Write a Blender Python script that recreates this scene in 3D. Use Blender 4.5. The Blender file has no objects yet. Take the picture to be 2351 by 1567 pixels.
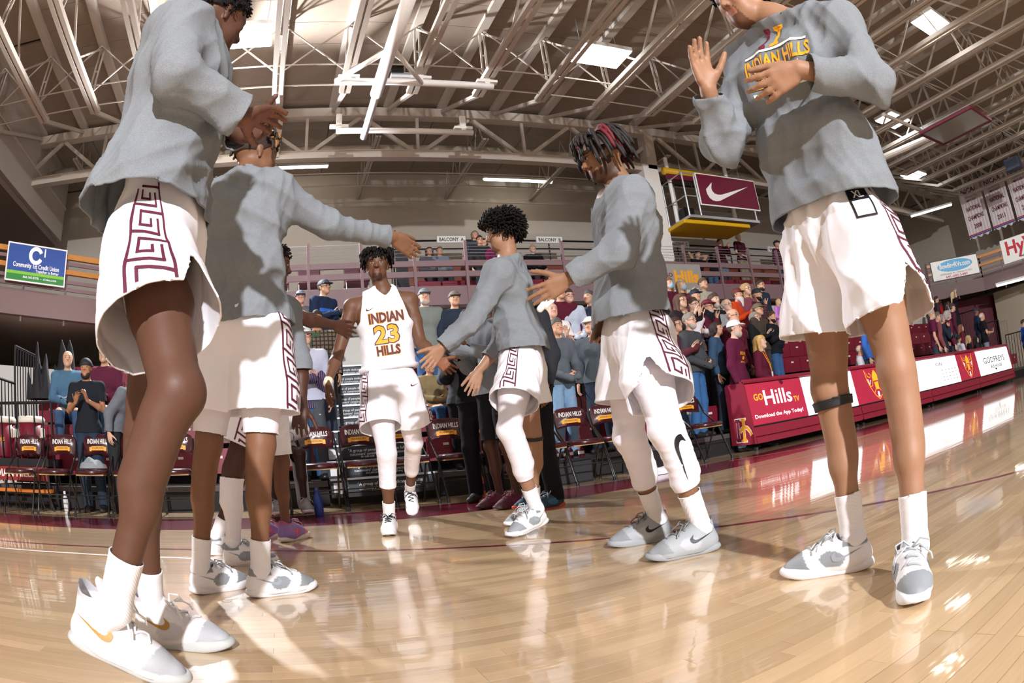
import bpy, bmesh, math, random
import numpy as np
from mathutils import Vector, Matrix
from mathutils.bvhtree import BVHTree
sc = bpy.context.scene
COL = sc.collection
random.seed(4)
R_ = math.radians
# ---------------------------------------------------------------- camera (fisheye lens)
cd = bpy.data.cameras.new('camera'); cam = bpy.data.objects.new('camera', cd); COL.objects.link(cam); sc.camera = cam
cd.type = 'PANO'; cd.panorama_type = 'FISHEYE_LENS_POLYNOMIAL'
cd.sensor_fit = 'HORIZONTAL'; cd.sensor_width = 36; cd.sensor_height = 24
FMM = 1515.0 * 36 / 2351
cd.fisheye_fov = R_(180)
cd.fisheye_polynomial_k0 = 0; cd.fisheye_polynomial_k1 = -1 / FMM; cd.fisheye_polynomial_k2 = 0
cd.fisheye_polynomial_k3 = -0.164 / FMM ** 3; cd.fisheye_polynomial_k4 = 0
cam.matrix_world = (Matrix.Translation((0, 0, 0.546)) @ Matrix.Rotation(-R_(20.15), 4, 'Z') @ Matrix.Rotation(R_(8.70), 4, 'X')
                    @ Matrix.Rotation(R_(5.975), 4, 'Y') @ Matrix.Rotation(math.pi / 2, 4, 'X'))
cd.clip_start = 0.02; cd.clip_end = 200
# ---------------------------------------------------------------- light and exposure
sc.view_settings.view_transform = 'Standard'; sc.view_settings.look = 'None'
sc.view_settings.gamma = 1; sc.view_settings.use_curve_mapping = False
sc.view_settings.exposure = 0.35
w = bpy.data.worlds.new('gym_ambient'); sc.world = w; w.use_nodes = True
bg = w.node_tree.nodes['Background']; bg.inputs[0].default_value = (0.95, 0.83, 0.72, 1); bg.inputs[1].default_value = 0.40

def spot(name, loc, target, power, size=150, rad=.12, col=(.97, .97, 1.0)):
    l = bpy.data.lights.new(name, 'SPOT'); l.energy = power; l.spot_size = R_(size); l.spot_blend = .3; l.shadow_soft_size = rad; l.color = col
    o = bpy.data.objects.new(name, l); COL.objects.link(o); o.location = loc
    o.rotation_euler = (Vector(target) - Vector(loc)).to_track_quat('-Z', 'Y').to_euler(); return o
spot('strobe_light_back', (-1.76, 10.65, 5.78), (1.0, 2.5, 1.0), 4200, 150, .10)
spot('strobe_light_front', (-0.6, -10.5, 6.2), (1.5, 5.0, 1.2), 9000, 120, .16)

# ---------------------------------------------------------------- materials
def lin(c):
    if isinstance(c, str):
        c = [int(c[i:i + 2], 16) / 255 for i in (0, 2, 4)]
    return tuple((x / 12.92 if x <= .04045 else ((x + .055) / 1.055) ** 2.4) for x in c[:3])
MATS = {}
def mat(name, col, rough=.6, metal=0., var=.08, scale=30., bump=0., coat=0., emit=0., attr=False, spec=.5, bscale=None):
    """principled surface with a little procedural tone variation and fine relief"""
    if name in MATS: return MATS[name]
    m = bpy.data.materials.new(name); m.use_nodes = True; nt = m.node_tree; N = nt.nodes; L = nt.links; b = N['Principled BSDF']
    c = lin(col); b.inputs['Roughness'].default_value = rough; b.inputs['Metallic'].default_value = metal
    b.inputs['Specular IOR Level'].default_value = spec
    b.inputs['Coat Weight'].default_value = coat; b.inputs['Coat Roughness'].default_value = .1
    tc = N.new('ShaderNodeTexCoord'); no = N.new('ShaderNodeTexNoise'); no.inputs['Scale'].default_value = scale; no.inputs['Detail'].default_value = 3
    L.new(tc.outputs['Object'], no.inputs['Vector'])
    mx = N.new('ShaderNodeMix'); mx.data_type = 'RGBA'; mx.inputs[6].default_value = [*[x * (1 - var) for x in c], 1]; mx.inputs[7].default_value = [*[min(1, x * (1 + var)) for x in c], 1]
    L.new(no.outputs['Fac'], mx.inputs[0]); out = mx.outputs[2]
    if attr:
        at = N.new('ShaderNodeAttribute'); at.attribute_name = 'tint'
        mu = N.new('ShaderNodeMix'); mu.data_type = 'RGBA'; mu.blend_type = 'MULTIPLY'; mu.inputs[0].default_value = 1
        L.new(out, mu.inputs[6]); L.new(at.outputs['Color'], mu.inputs[7]); out = mu.outputs[2]
    L.new(out, b.inputs['Base Color'])
    if emit:
        b.inputs['Emission Color'].default_value = [*c, 1]; b.inputs['Emission Strength'].default_value = emit
    if bump:
        n2 = N.new('ShaderNodeTexNoise'); n2.inputs['Scale'].default_value = bscale or scale * 6; n2.inputs['Detail'].default_value = 4
        L.new(tc.outputs['Object'], n2.inputs['Vector'])
        bp = N.new('ShaderNodeBump'); bp.inputs['Strength'].default_value = bump; bp.inputs['Distance'].default_value = .004
        L.new(n2.outputs['Fac'], bp.inputs['Height']); L.new(bp.outputs['Normal'], b.inputs['Normal'])
    MATS[name] = m; return m
def heather(name, col, dark=.55):
    """knitted heather cloth"""
    m = mat(name, col, .9, var=.06, scale=60, bump=.25, bscale=500, spec=.15); nt = m.node_tree; N = nt.nodes; L = nt.links
    b = N['Principled BSDF']; src = b.inputs['Base Color'].links[0].from_socket
    tc = N.new('ShaderNodeTexCoord'); no = N.new('ShaderNodeTexNoise'); no.inputs['Scale'].default_value = 520; no.inputs['Detail'].default_value = 2; no.inputs['Roughness'].default_value = .8
    L.new(tc.outputs['Object'], no.inputs['Vector']); r = N.new('ShaderNodeValToRGB'); r.color_ramp.elements[0].position = .38; r.color_ramp.elements[1].position = .66
    r.color_ramp.elements[0].color = (dark, dark, dark, 1); r.color_ramp.elements[1].color = (1.25, 1.25, 1.25, 1); L.new(no.outputs['Fac'], r.inputs[0])
    mu = N.new('ShaderNodeMix'); mu.data_type = 'RGBA'; mu.blend_type = 'MULTIPLY'; mu.inputs[0].default_value = .5
    L.new(src, mu.inputs[6]); L.new(r.outputs[0], mu.inputs[7]); L.new(mu.outputs[2], b.inputs['Base Color']); return m

# ---------------------------------------------------------------- mesh building
def obj(name, me, parent=None, m=None, smooth=False, **props):
    o = bpy.data.objects.new(name, me); COL.objects.link(o)
    if m is not None and me is not None and not me.materials: me.materials.append(m)
    if parent is not None: o.parent = parent
    if smooth and me is not None and len(me.polygons): me.polygons.foreach_set('use_smooth', [True] * len(me.polygons))
    for k, v in props.items():
        if v is not None: o[k] = v
    return o
def thing(name, label, cat, loc=(0, 0, 0), rz=0, group=None):
    o = obj(name, None, label=label, category=cat, group=group); o.location = loc; o.rotation_euler = (0, 0, rz); o.empty_display_size = .1; return o
class MB:
    def __init__(s): s.v = []; s.f = []
    def add(s, vs, fs):
        n = len(s.v); s.v += [tuple(p) for p in vs]; s.f += [tuple(i + n for i in f) for f in fs]; return s
    def box(s, c, d, rz=0, M=None):
        x, y, z = [k / 2 for k in d]; p = [(-x, -y, -z), (x, -y, -z), (x, y, -z), (-x, y, -z), (-x, -y, z), (x, -y, z), (x, y, z), (-x, y, z)]
        if M is None: M = Matrix.Rotation(rz, 3, 'Z')
        return s.add([M @ Vector(q) + Vector(c) for q in p], [(0, 3, 2, 1), (4, 5, 6, 7), (0, 1, 5, 4), (1, 2, 6, 5), (2, 3, 7, 6), (3, 0, 4, 7)])
    def bb(s, a, b): return s.box([(p + q) / 2 for p, q in zip(a, b)], [abs(q - p) for p, q in zip(a, b)])
    def bar(s, a, b, wd, ht, up=(0, 0, 1)):
        a, b = Vector(a), Vector(b); d = (b - a).normalized(); u = Vector(up)
        if abs(d.dot(u)) > .98: u = Vector((1, 0, 0))
        r = d.cross(u).normalized(); u = r.cross(d); M = Matrix((r, d, u)).transposed()
        return s.box((a + b) / 2, (wd, (b - a).length, ht), M=M)
    def tube(s, pts, r, n=8, cap=True):
        pts = [Vector(p) for p in pts]; rs = r if isinstance(r, (list, tuple)) else [r] * len(pts); base = len(s.v); up = None
        for i, p in enumerate(pts):
            d = (pts[min(i + 1, len(pts) - 1)] - pts[max(i - 1, 0)]).normalized()
            if up is None: up = Vector((0, 0, 1)) if abs(d.z) < .9 else Vector((1, 0, 0))
            x = d.cross(up).normalized(); up = x.cross(d)
            for k in range(n):
                a = 2 * math.pi * k / n; s.v.append(tuple(p + (x * math.cos(a) + up * math.sin(a)) * rs[i]))
        for i in range(len(pts) - 1):
            for k in range(n):
                a, b = base + i * n + k, base + i * n + (k + 1) % n; s.f.append((a, b, b + n, a + n))
        if cap: s.f.append(tuple(base + k for k in range(n - 1, -1, -1))); s.f.append(tuple(base + (len(pts) - 1) * n + k for k in range(n)))
        return s
    def lathe(s, prof, n=16, c=(0, 0, 0)):
        base = len(s.v)
        for r, z in prof:
            for k in range(n): a = 2 * math.pi * k / n; s.v.append((c[0] + r * math.cos(a), c[1] + r * math.sin(a), c[2] + z))
        for i in range(len(prof) - 1):
            for k in range(n): a, b = base + i * n + k, base + i * n + (k + 1) % n; s.f.append((a, b, b + n, a + n))
        s.f.append(tuple(base + k for k in range(n - 1, -1, -1))); s.f.append(tuple(base + (len(prof) - 1) * n + k for k in range(n))); return s
    def prism(s, poly, M, t):
        """2-D outline poly extruded by t along the local z of the 4x4 M"""
        n = len(poly); vs = [M @ Vector((x, y, 0)) for x, y in poly] + [M @ Vector((x, y, t)) for x, y in poly]
        return s.add(vs, [tuple(range(n - 1, -1, -1)), tuple(range(n, 2 * n))] + [(i, (i + 1) % n, n + (i + 1) % n, n + i) for i in range(n)])
    def mesh(s, name='mesh', m=None):
        me = bpy.data.meshes.new(name); me.from_pydata(s.v, [], s.f); me.update()
        if m is not None: me.materials.append(m)
        return me
    def build(s, name, m, parent=None, smooth=False, bevel=0, **props):
        o = obj(name, s.mesh(name, m), parent, None, smooth, **props)
        if bevel:
            b = o.modifiers.new('bevel', 'BEVEL'); b.width = bevel; b.segments = 2; b.limit_method = 'ANGLE'
        return o
def frame(o, x, z):
    """4x4 with origin o, x axis along x, y axis as near as can be to z"""
    x = Vector(x).normalized(); n = x.cross(Vector(z)).normalized(); y = n.cross(x)
    M = Matrix((x, y, n)).transposed().to_4x4(); M.translation = Vector(o); return M
TXT = {}
def text_mesh(s, size=1., ext=0., bold=.0, sx=1., align='CENTER', res=2):
    """flat lettering as a mesh in its local xy plane (the built-in font)"""
    k = (s, size, ext, bold, sx, align)
    if k in TXT: return TXT[k]
    c = bpy.data.curves.new('text', 'FONT'); c.body = s; c.size = size; c.extrude = ext; c.offset = bold * size; c.align_x = align; c.align_y = 'CENTER'; c.resolution_u = res
    o = bpy.data.objects.new('text', c)
    me = bpy.data.meshes.new_from_object(o); bpy.data.objects.remove(o); bpy.data.curves.remove(c)
    if sx != 1:
        for v in me.vertices: v.co.x *= sx
    TXT[k] = me; return me
def lettering(name, s, M, size, m, parent, bold=.012, sx=1., off=.003, ext=.0008, align='CENTER', width=None):
    me = text_mesh(s, size, ext, bold, sx, align).copy(); me.materials.clear(); me.materials.append(m)
    if width:
        xs = [v.co.x for v in me.vertices]; k = width / (max(xs) - min(xs))
        for v in me.vertices: v.co.x *= k
    o = obj(name, me, parent); P = parent.matrix_basis if parent is not None else Matrix()
    o.matrix_local = M @ Matrix.Translation((0, 0, off)); return o
SWOOSH = [(-.50, .02), (-.495, -.06), (-.46, -.13), (-.40, -.17), (-.33, -.18), (-.24, -.165), (.5, .17), (-.17, -.045), (-.26, -.055), (-.33, -.04), (-.37, .005), (-.375, .06), (-.355, .12), (-.34, .165), (-.40, .11), (-.455, .06)]
# ================================================================ the hall
def struct(name, mb, m, parent=None, **k):
    return mb.build(name, m, parent, kind=None if parent else 'structure', **k)
# ---- floor
def wood(name, base, vary, planks, rough=.16):
    m = bpy.data.materials.new(name); m.use_nodes = True; nt = m.node_tree; N = nt.nodes; L = nt.links; b = N['Principled BSDF']
    tc = N.new('ShaderNodeTexCoord'); geo = N.new('ShaderNodeNewGeometry'); pos = geo.outputs['Position']
    mp = N.new('ShaderNodeMapping'); mp.inputs['Scale'].default_value = (3, 60, 60); L.new(pos, mp.inputs['Vector'])
    gr = N.new('ShaderNodeTexNoise'); gr.inputs['Scale'].default_value = 1.; gr.inputs['Detail'].default_value = 6; L.new(mp.outputs[0], gr.inputs['Vector'])
    c = lin(base); mx = N.new('ShaderNodeMix'); mx.data_type = 'RGBA'; mx.inputs[6].default_value = [*[x * .84 for x in c], 1]; mx.inputs[7].default_value = [*[min(1, x * 1.12) for x in c], 1]; L.new(gr.outputs['Fac'], mx.inputs[0])
    out = mx.outputs[2]
    if planks:
        mp2 = N.new('ShaderNodeMapping'); L.new(pos, mp2.inputs['Vector'])
        br = N.new('ShaderNodeTexBrick'); br.offset = .37; br.inputs['Scale'].default_value = 1; br.inputs['Brick Width'].default_value = 1.13; br.inputs['Row Height'].default_value = .057
        br.inputs['Mortar Size'].default_value = .0011; br.inputs['Color1'].default_value = (.86, .84, .82, 1); br.inputs['Color2'].default_value = (1.1, 1.1, 1.1, 1); br.inputs['Mortar'].default_value = (.55, .45, .38, 1)
        L.new(mp2.outputs[0], br.inputs['Vector']); f = br.outputs['Color']
    else:
        oi = N.new('ShaderNodeObjectInfo'); rp = N.new('ShaderNodeValToRGB'); rp.color_ramp.elements[0].color = (.84, .82, .79, 1); rp.color_ramp.elements[1].color = (1.1, 1.1, 1.1, 1)
        L.new(oi.outputs['Random'], rp.inputs[0]); f = rp.outputs[0]
    mu = N.new('ShaderNodeMix'); mu.data_type = 'RGBA'; mu.blend_type = 'MULTIPLY'; mu.inputs[0].default_value = 1; L.new(out, mu.inputs[6]); L.new(f, mu.inputs[7])
    L.new(mu.outputs[2], b.inputs['Base Color']); b.inputs['Roughness'].default_value = .35; b.inputs['Coat Weight'].default_value = 1.0; b.inputs['Coat Roughness'].default_value = .045; b.inputs['Coat IOR'].default_value = 1.55
    n3 = N.new('ShaderNodeTexNoise'); mp3 = N.new('ShaderNodeMapping'); mp3.inputs['Scale'].default_value = (1.2, 18, 1); L.new(pos, mp3.inputs['Vector']); L.new(mp3.outputs[0], n3.inputs['Vector']); n3.inputs['Scale'].default_value = 1
    bp = N.new('ShaderNodeBump'); bp.inputs['Strength'].default_value = .06; bp.inputs['Distance'].default_value = .01; L.new(n3.outputs['Fac'], bp.inputs['Height']); L.new(bp.outputs['Normal'], b.inputs['Coat Normal'])
    return m
M_floor = wood('maple_floor', 'd2b48c', .1, True); M_board = wood('maple_board', 'd2b48c', .1, False)
M_paint = mat('maroon_floor_paint', '7a1230', .3, var=.06, scale=3, coat=1.0)
BX0, BX1, BY0, BN = -2.4, 3.0, .70, 38
BY1 = BY0 + BN * .057
f = MB()
for a, b in (((-14, -14), (26, BY0)), ((-14, BY1), (26, 17)), ((-14, BY0), (BX0, BY1)), ((BX1, BY0), (26, BY1))): f.bb((*a, -.05), (*b, 0))
floor = struct('floor', f, M_floor)
MB().bb((BX0, BY0, -.05), (BX1, BY1, -.012)).build('subfloor', mat('subfloor', '6a4a30', .8), floor)
bm_ = MB().box((.5, 0, -.006), (1, .0562, .012)).mesh('board', M_board)
for r in range(BN):
    x = BX0
    while x < BX1 - .02:
        L_ = min(random.choice((.6, .75, .9, 1.1, 1.35)), BX1 - x)
        if BX1 - x - L_ < .3: L_ = BX1 - x
        o = obj('board', bm_, floor); o.location = (x, BY0 + (r + .5) * .057, 0); o.scale = (L_ - .0008, 1, 1); x += L_
band = MB().bb((-5.2, 5.17, -.01), (22.5, 6.17, .0006)).build('boundary_band', M_paint, floor)
def floor_strip(name, pts, wd, m, z=.0008):
    mb = MB(); vs = []; n = len(pts)
    for i, p in enumerate(pts):
        a, b = Vector(pts[max(i - 1, 0)]), Vector(pts[min(i + 1, n - 1)]); d = (b - a).normalized(); q = Vector((-d.y, d.x)) * wd / 2
        vs += [(p[0] + q.x, p[1] + q.y, z), (p[0] - q.x, p[1] - q.y, z)]
    mb.add(vs, [(2 * i, 2 * i + 1, 2 * i + 3, 2 * i + 2) for i in range(n - 1)]); return mb.build(name, m, floor)
ARC = [(-4.6, 3.72), (-2.35, 3.97), (-1.55, 4.03), (-.8, 3.99), (-.16, 3.84), (.57, 3.51), (.9, 3.33), (1.11, 3.19), (1.6, 2.81), (2.05, 2.39), (2.29, 2.11), (2.5, 1.85), (2.71, 1.59), (2.99, 1.24), (3.4, .6), (3.7, 0), (3.9, -.7)]
floor_strip('three_point_line', ARC, .045, M_paint)
floor_strip('white_tape_line', [(x, y - .36) for x, y in ARC[0:4]] + [(-.16, 3.44)], .035, mat('white_tape', 'e8e4e0', .5))
floor_strip('orange_line', [(4.72, 6.02), (5.6, 5.45), (6.5, 4.9)], .03, mat('orange_line', 'e08a2a', .4))
# ---- walls
M_wall = mat('cream_wall', 'b9b0a4', .85, var=.05, scale=2, bump=.1); M_white = mat('white_wall', 'dcdad4', .8, var=.04, scale=2)
M_conc = mat('concrete', 'a39a90', .9, var=.07, scale=1.5, bump=.15); M_maroonw = mat('maroon_wall', '5a1526', .7, var=.05, scale=3)
M_steel = mat('painted_steel', 'b6ada2', .55, var=.05, scale=4); M_purple = mat('balcony_paint', '7d6468', .55, var=.05, scale=4)
M_black = mat('black_metal', '15151a', .4, spec=.5); M_galv = mat('galvanised', 'b8bcc0', .35, .6)
struct('wall_back', MB().bb((-9, 15.0, 0), (26, 15.3, 8.2)), M_wall)
struct('wall_right', MB().bb((23, -12, 0), (23.3, 15, 8.2)), M_wall)
struct('wall_left', MB().bb((-9.3, -12, 0), (-9, 15, 8.2)), M_conc)
bk = struct('trim_1', MB().bb((-9, -6, 5.75), (-6, 13.9, 7.42)), M_conc)
MB().bb((-9, -6, 5.6), (-6.1, 13.8, 5.75)).build('soffit_panel', mat('dark_soffit', '6b5a52', .9), bk)
MB().bb((-6.03, -6, 6.55), (-5.97, 13.9, 6.60)).build('ledge', M_steel, bk)
# under-balcony wall: white above the bleachers
wb = struct('wall_under_balcony', MB().bb((-3.4, 11.0, 0), (18.5, 11.2, 2.9)), M_white)
MB().bb((-3.4, 10.94, 2.55), (18.5, 11.0, 2.72)).build('wall_rail', mat('wall_rail', '8a8478', .7), wb)
struct('wall_corner_left', MB().bar((-7.4, 8.6, 1.1), (-4.35, 11.1, 1.1), .2, 2.2), M_white)
mw = struct('wall_corner_maroon', MB().bar((-8.2, 7.4, 1.5), (-5.6, 9.3, 1.5), .25, 3.0), M_maroonw)
struct('wall_corner_right', MB().bar((19.7, 11.3, 1.45), (21.4, 9.4, 1.45), .2, 2.9), M_maroonw)
struct('wall_right_lower', MB().bb((20.8, -4, 0), (21.0, 9.2, 2.9)), mat('tan_wall', '9c907f', .8))
# ---- balcony
bal = struct('balcony', MB().bb((-3.4, 10.62, 2.98), (18.0, 15, 3.08)), M_conc)
MB().bb((-3.4, 10.55, 2.95), (18.0, 10.63, 3.28)).build('fascia', M_purple, bal)
for z in (3.45, 3.64): MB().bb((-3.4, 10.56, z), (18.0, 10.62, z + .10)).build('guard_rail', M_purple, bal)
po = MB().bb((-.025, -.03, 0), (.025, .03, 1.35)).mesh('post', M_purple)
k = -3
while .41 + .925 * k < 18:
    o = obj('post', po, bal); o.location = (.41 + .925 * k, 10.56, 2.75); k += 1
for z in (3.82, 3.88, 3.94, 4.0, 4.06): MB().tube([(-3.4, 10.58, z), (18, 10.58, z)], .005, 5).build('cable', M_galv, bal)
# chamfered corner balconies with wooden rails
M_rail = mat('varnished_rail', 'c0803c', .4, var=.15, scale=6)
def corner_balcony(a, b, nm):
    a, b = Vector((*a, 0)), Vector((*b, 0)); d = (b - a).normalized(); o = struct(nm, MB().bar(a + Vector((0, 0, 3.1)), b + Vector((0, 0, 3.1)), .15, .42), mat('corner_fascia', '6f5a58', .6))
    for z, t in ((3.99, .09), (3.72, .08)): MB().bar(a + Vector((0, 0, z)), b + Vector((0, 0, z)), .07, t).build('wooden_rail', M_rail, o)
    for z in (3.42, 3.55, 3.87): MB().bar(a + Vector((0, 0, z)), b + Vector((0, 0, z)), .03, .06).build('steel_rail', M_purple, o)
    n = max(2, int((b - a).length / .9))
    for i in range(n + 1):
        p = a + (b - a) * (i / n); MB().bar(p + Vector((0, 0, 2.8)), p + Vector((0, 0, 4.0)), .04, .04).build('post', M_purple, o)
    return o
cbl = corner_balcony((-7.0, 7.7), (-3.4, 10.6), 'balcony_corner_left'); cbr = corner_balcony((18.0, 10.6), (19.4, 8.9), 'balcony_corner_right'); cb3 = corner_balcony((19.4, 8.9), (20.6, -2), 'balcony_end_right')
struct('ceiling_under_corner', MB().add([(-9, 7.0, 2.95), (-7.0, 7.7, 2.95), (-3.4, 10.6, 2.95), (-3.4, 15, 2.95), (-9, 15, 2.95), (-9, 7.0, 3.05), (-7.0, 7.7, 3.05), (-3.4, 10.6, 3.05), (-3.4, 15, 3.05), (-9, 15, 3.05)], [(4, 3, 2, 1, 0), (5, 6, 7, 8, 9), (0, 1, 6, 5), (1, 2, 7, 6), (2, 3, 8, 7), (3, 4, 9, 8), (4, 0, 5, 9)]), M_conc)
struct('ceiling_under_right', MB().bb((19.9, -4, 3.2), (23, 15, 3.28)), M_conc)
# balcony tiers and benches
M_bench = mat('bench_wood', '7a3b22', .5, var=.12, scale=4); M_seat = mat('maroon_plastic', '7c1a30', .38, var=.05, scale=3); M_tag = mat('seat_tag', 'e6e0d8', .5)
for i in range(4):
    MB().bb((1.9, 11.2 + i * .8, 3.08), (17.8, 15, 3.1 + i * .3 + (.02 if i == 0 else 0))).build('tier', M_conc, bal)
    for s in range(7):
        x0 = 2.6 + s * 2.15
        if i < 2:
            for q in range(4): MB().box((x0 + .26 + q * .49, 11.45 + i * .8, 3.33 + i * .3), (.47, .38, .30)).build('seat_module', M_seat, bal, bevel=.02)
        else:
            for z in (.36, .62): MB().box((x0 + 1.0, 11.55 + i * .8, 3.1 + i * .3 + z), (2.0, .04, .17)).build('bench_board', M_bench, bal)
for k in range(2):
    for z in (5.02, 5.23): MB().tube([(2.4, 13.9 + k * .01, z), (17.8, 13.9, z)], .022, 6).build('rear_rail', M_black, bal)
for k in range(9): MB().tube([(2.5 + k * 1.9, 13.9, 3.6), (2.5 + k * 1.9, 13.9, 5.25)], .02, 6).build('rear_post', M_black, bal)
for k in range(14): MB().box((2.1 + .045 * k, 11.4 + .14 * k, 3.85), (.03, .02, 1.5)).build('curtain_slat', mat('dark_slat', '2a2a30', .7), bal)
# ---- column at the balcony
struct('column', MB().bb((7.72, 11.35, 3.0), (8.12, 11.65, 6.3)), mat('white_column', 'e4e2de', .6))
# ---- bleachers
M_under = mat('bleacher_dark', '1c1a1c', .8); M_deck = mat('bleacher_deck', '4a4446', .7)
RUN, RISE, Y0, Z0 = .74, .37, 7.12, .28
def bleacher(x0, x1, label, nm='bleacher_section'):
    o = thing(nm, label, 'bleachers', ((x0 + x1) / 2, Y0, 0)); cx = (x0 + x1) / 2; inv = Matrix.Translation((-cx, -Y0, 0))
    n = int(round((x1 - x0) / .48)); wd = (x1 - x0) / n
    sm = MB().box((0, 0, -.03), (wd - .012, .30, .06)).box((0, -.15, -.16), (wd - .012, .04, .26)).box((0, -.172, -.1), (.07, .006, .028)).mesh('seat', M_seat)
    for i in range(5):
        y, z = i * RUN, Z0 + i * RISE
        MB().bb((x0 - cx, y, z - .06), (x1 - cx, y + RUN + .02, z)).build('footboard', M_deck, o)
        MB().bb((x0 - cx, y + .02, z - .36), (x1 - cx, y + .05, z - .06)).build('riser', M_under, o)
        for j in range(n):
            s = obj('seat', sm, o); s.location = (x0 - cx + (j + .5) * wd, y + RUN * .72, z + .42)
            t = obj('seat_tag', SEAT_TAG, s); t.location = (0, -.1755, -.1)
    MB().bb((x0 - cx, .01, 0), (x1 - cx, .06, .21)).build('kickboard', M_under, o); return o
SEAT_TAG = MB().box((0, 0, 0), (.07, .004, .03)).mesh('seat_tag', M_tag)
bleacher(-4.2, .34, 'maroon plastic bleacher seating left of the aisle stairs'); bleacher(1.56, 18.2, 'long maroon plastic bleacher seating right of the aisle stairs')
# aisle stairs with printed risers
st = thing('aisle_stairs', 'dark aisle stairs with advertising print on each riser between the bleachers', 'stairs', (.95, 6.95, 0))
M_step = mat('stair_tread', '2c2f33', .7, var=.2, scale=40); M_ad = mat('stair_print', '2b3138', .5); M_adw = mat('print_white', 'e8ecf0', .5); M_nose = mat('stair_nose', 'c8d0d4', .35, .3)
for i in range(10):
    y, z = i * .37, .30 + i * .185
    a = MB().bb((-.59, y, z - .2), (.59, y + .6, z)).build('step', M_step, st)
    MB().bb((-.59, y - .012, z - .016), (.59, y + .02, z + .006)).build('nosing', M_nose, a)
    p = MB().bb((-.57, y - .006, z - .165), (.57, y, z - .03)).build('ad_panel', M_ad, a)
    F = frame((0.06, y - .006, z - .07), (1, 0, 0), (0, 0, 1)); F2 = frame((0.06, y - .006, z - .115), (1, 0, 0), (0, 0, 1)); F3 = frame((0.06, y - .006, z - .148), (1, 0, 0), (0, 0, 1))
    for F_, s_, sz in ((F, '"A group of people dedicated to fulfill', .047), (F2, "customers' construction expectations\"", .044), (F3, '641.684.0648   www.cgcontracting', .03)):
        me = text_mesh(s_, sz, 0, .01).copy(); me.materials.clear(); me.materials.append(M_adw); q = obj('ad_lettering', me, a); q.matrix_local = F_ @ Matrix.Translation((0, 0, .0015))
    MB().prism([(-.56, -.16), (-.47, -.16), (-.40, -.1), (-.47, -.04), (-.56, -.04)], frame((0, y - .006, z), (1, 0, 0), (0, 0, 1)), .0016).build('ad_arrow', M_adw, a)
# ---- roof
M_tec = mat('roof_deck_panel', '8f8173', .95, var=.12, scale=5, bump=.5, bscale=90)
ceil_ = struct('ceiling', MB().bb((-9, -12, 7.52), (23.3, 15.3, 7.62)), mat('roof_dark', '4a423c', .9))
JX = [.9 + 1.14 * k for k in range(-8, 19)]
pm = MB().box((0, 0, 0), (1.125, .655, .05)).mesh('deck_panel', M_tec); pl = MB().box((0, 0, 0), (1.125, 6.6, .05)).mesh('deck_panel_long', M_tec)
for x in JX:
    if -5 < x < 10:
        for r in range(14): o = obj('deck_panel', pm, ceil_); o.location = (x + .57, 6.22 + r * .665, 7.45)
        for y in (-9.3, -2.2 + .4): o = obj('deck_panel', pl, ceil_); o.location = (x + .57, y, 7.45); o.scale = (1, 1.12, 1)
        o = obj('deck_panel', pl, ceil_); o.location = (x + .57, 4.0, 7.45); o.scale = (1, .58, 1)
    else:
        for y in (-8.7, -2, 4.7, 11.4): o = obj('deck_panel', pl, ceil_); o.location = (x + .57, y, 7.45)
def mshare(fn): return fn.mesh('joist_part', M_steel)
chord = mshare(MB().box((-.055, 0, 0), (.075, 17.1, .012)).box((-.09, 0, .04), (.01, 17.1, .08)).box((.055, 0, 0), (.075, 17.1, .012)).box((.09, 0, .04), (.01, 17.1, .08)))
topch = mshare(MB().box((0, 0, 0), (.16, 20.2, .10)))
vert = mshare(MB().bar((-.04, 0, 0), (-.04, 0, 1.05), .03, .03).bar((.04, 0, 0), (.04, 0, 1.05), .03, .03).box((0, 0, .55), (.1, .02, .03)))
diag = mshare(MB().bar((0, 0, 0), (0, 1.2, 1.05), .035, .035)); diag2 = mshare(MB().bar((0, 1.2, 0), (0, 0, 1.05), .035, .035))
endd = mshare(MB().bar((0, 0, 0), (0, 2.35, 1.0), .07, .07)); xb = mshare(MB().bar((0, 0, 0), (1.14, 0, 1.05), .022, .022)); xb2 = mshare(MB().bar((0, 0, 1.05), (1.14, 0, 0), .022, .022))
for j, x in enumerate(JX):
    jo = obj('roof_joist', topch, ceil_); jo.location = (x, 1.4, 7.38); T = lambda me, nm, y, z: None
    def part(nm, me, y, z):
        p = obj(nm, me, jo); p.location = (0, y - 1.4, z - 7.38)
    part('bottom_chord', chord, .55, 6.25)
    ys = [8.6 - 2.4 * q for q in range(5)] if x < 13 else [8.6 - 2.4 * q for q in range(6)]
    for y in ys: part('web_post', vert, y, 6.27); part('web_diagonal', diag, y - 1.2, 6.28) ; part('web_diagonal', diag2, y - 2.4, 6.28)
    part('end_diagonal', endd, 9.1, 6.28)
    for y in (8.5, 3.7): part('cross_brace', xb, y, 6.27); part('cross_brace', xb2, y, 6.27)
for y, z in ((8.45, 6.42), (8.9, 6.3), (5.2, 6.32), (4.9, 6.32)): MB().tube([(-8.2, y, z), (22, y, z)], .014, 5).build('bridging_rod', M_steel, ceil_)
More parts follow.
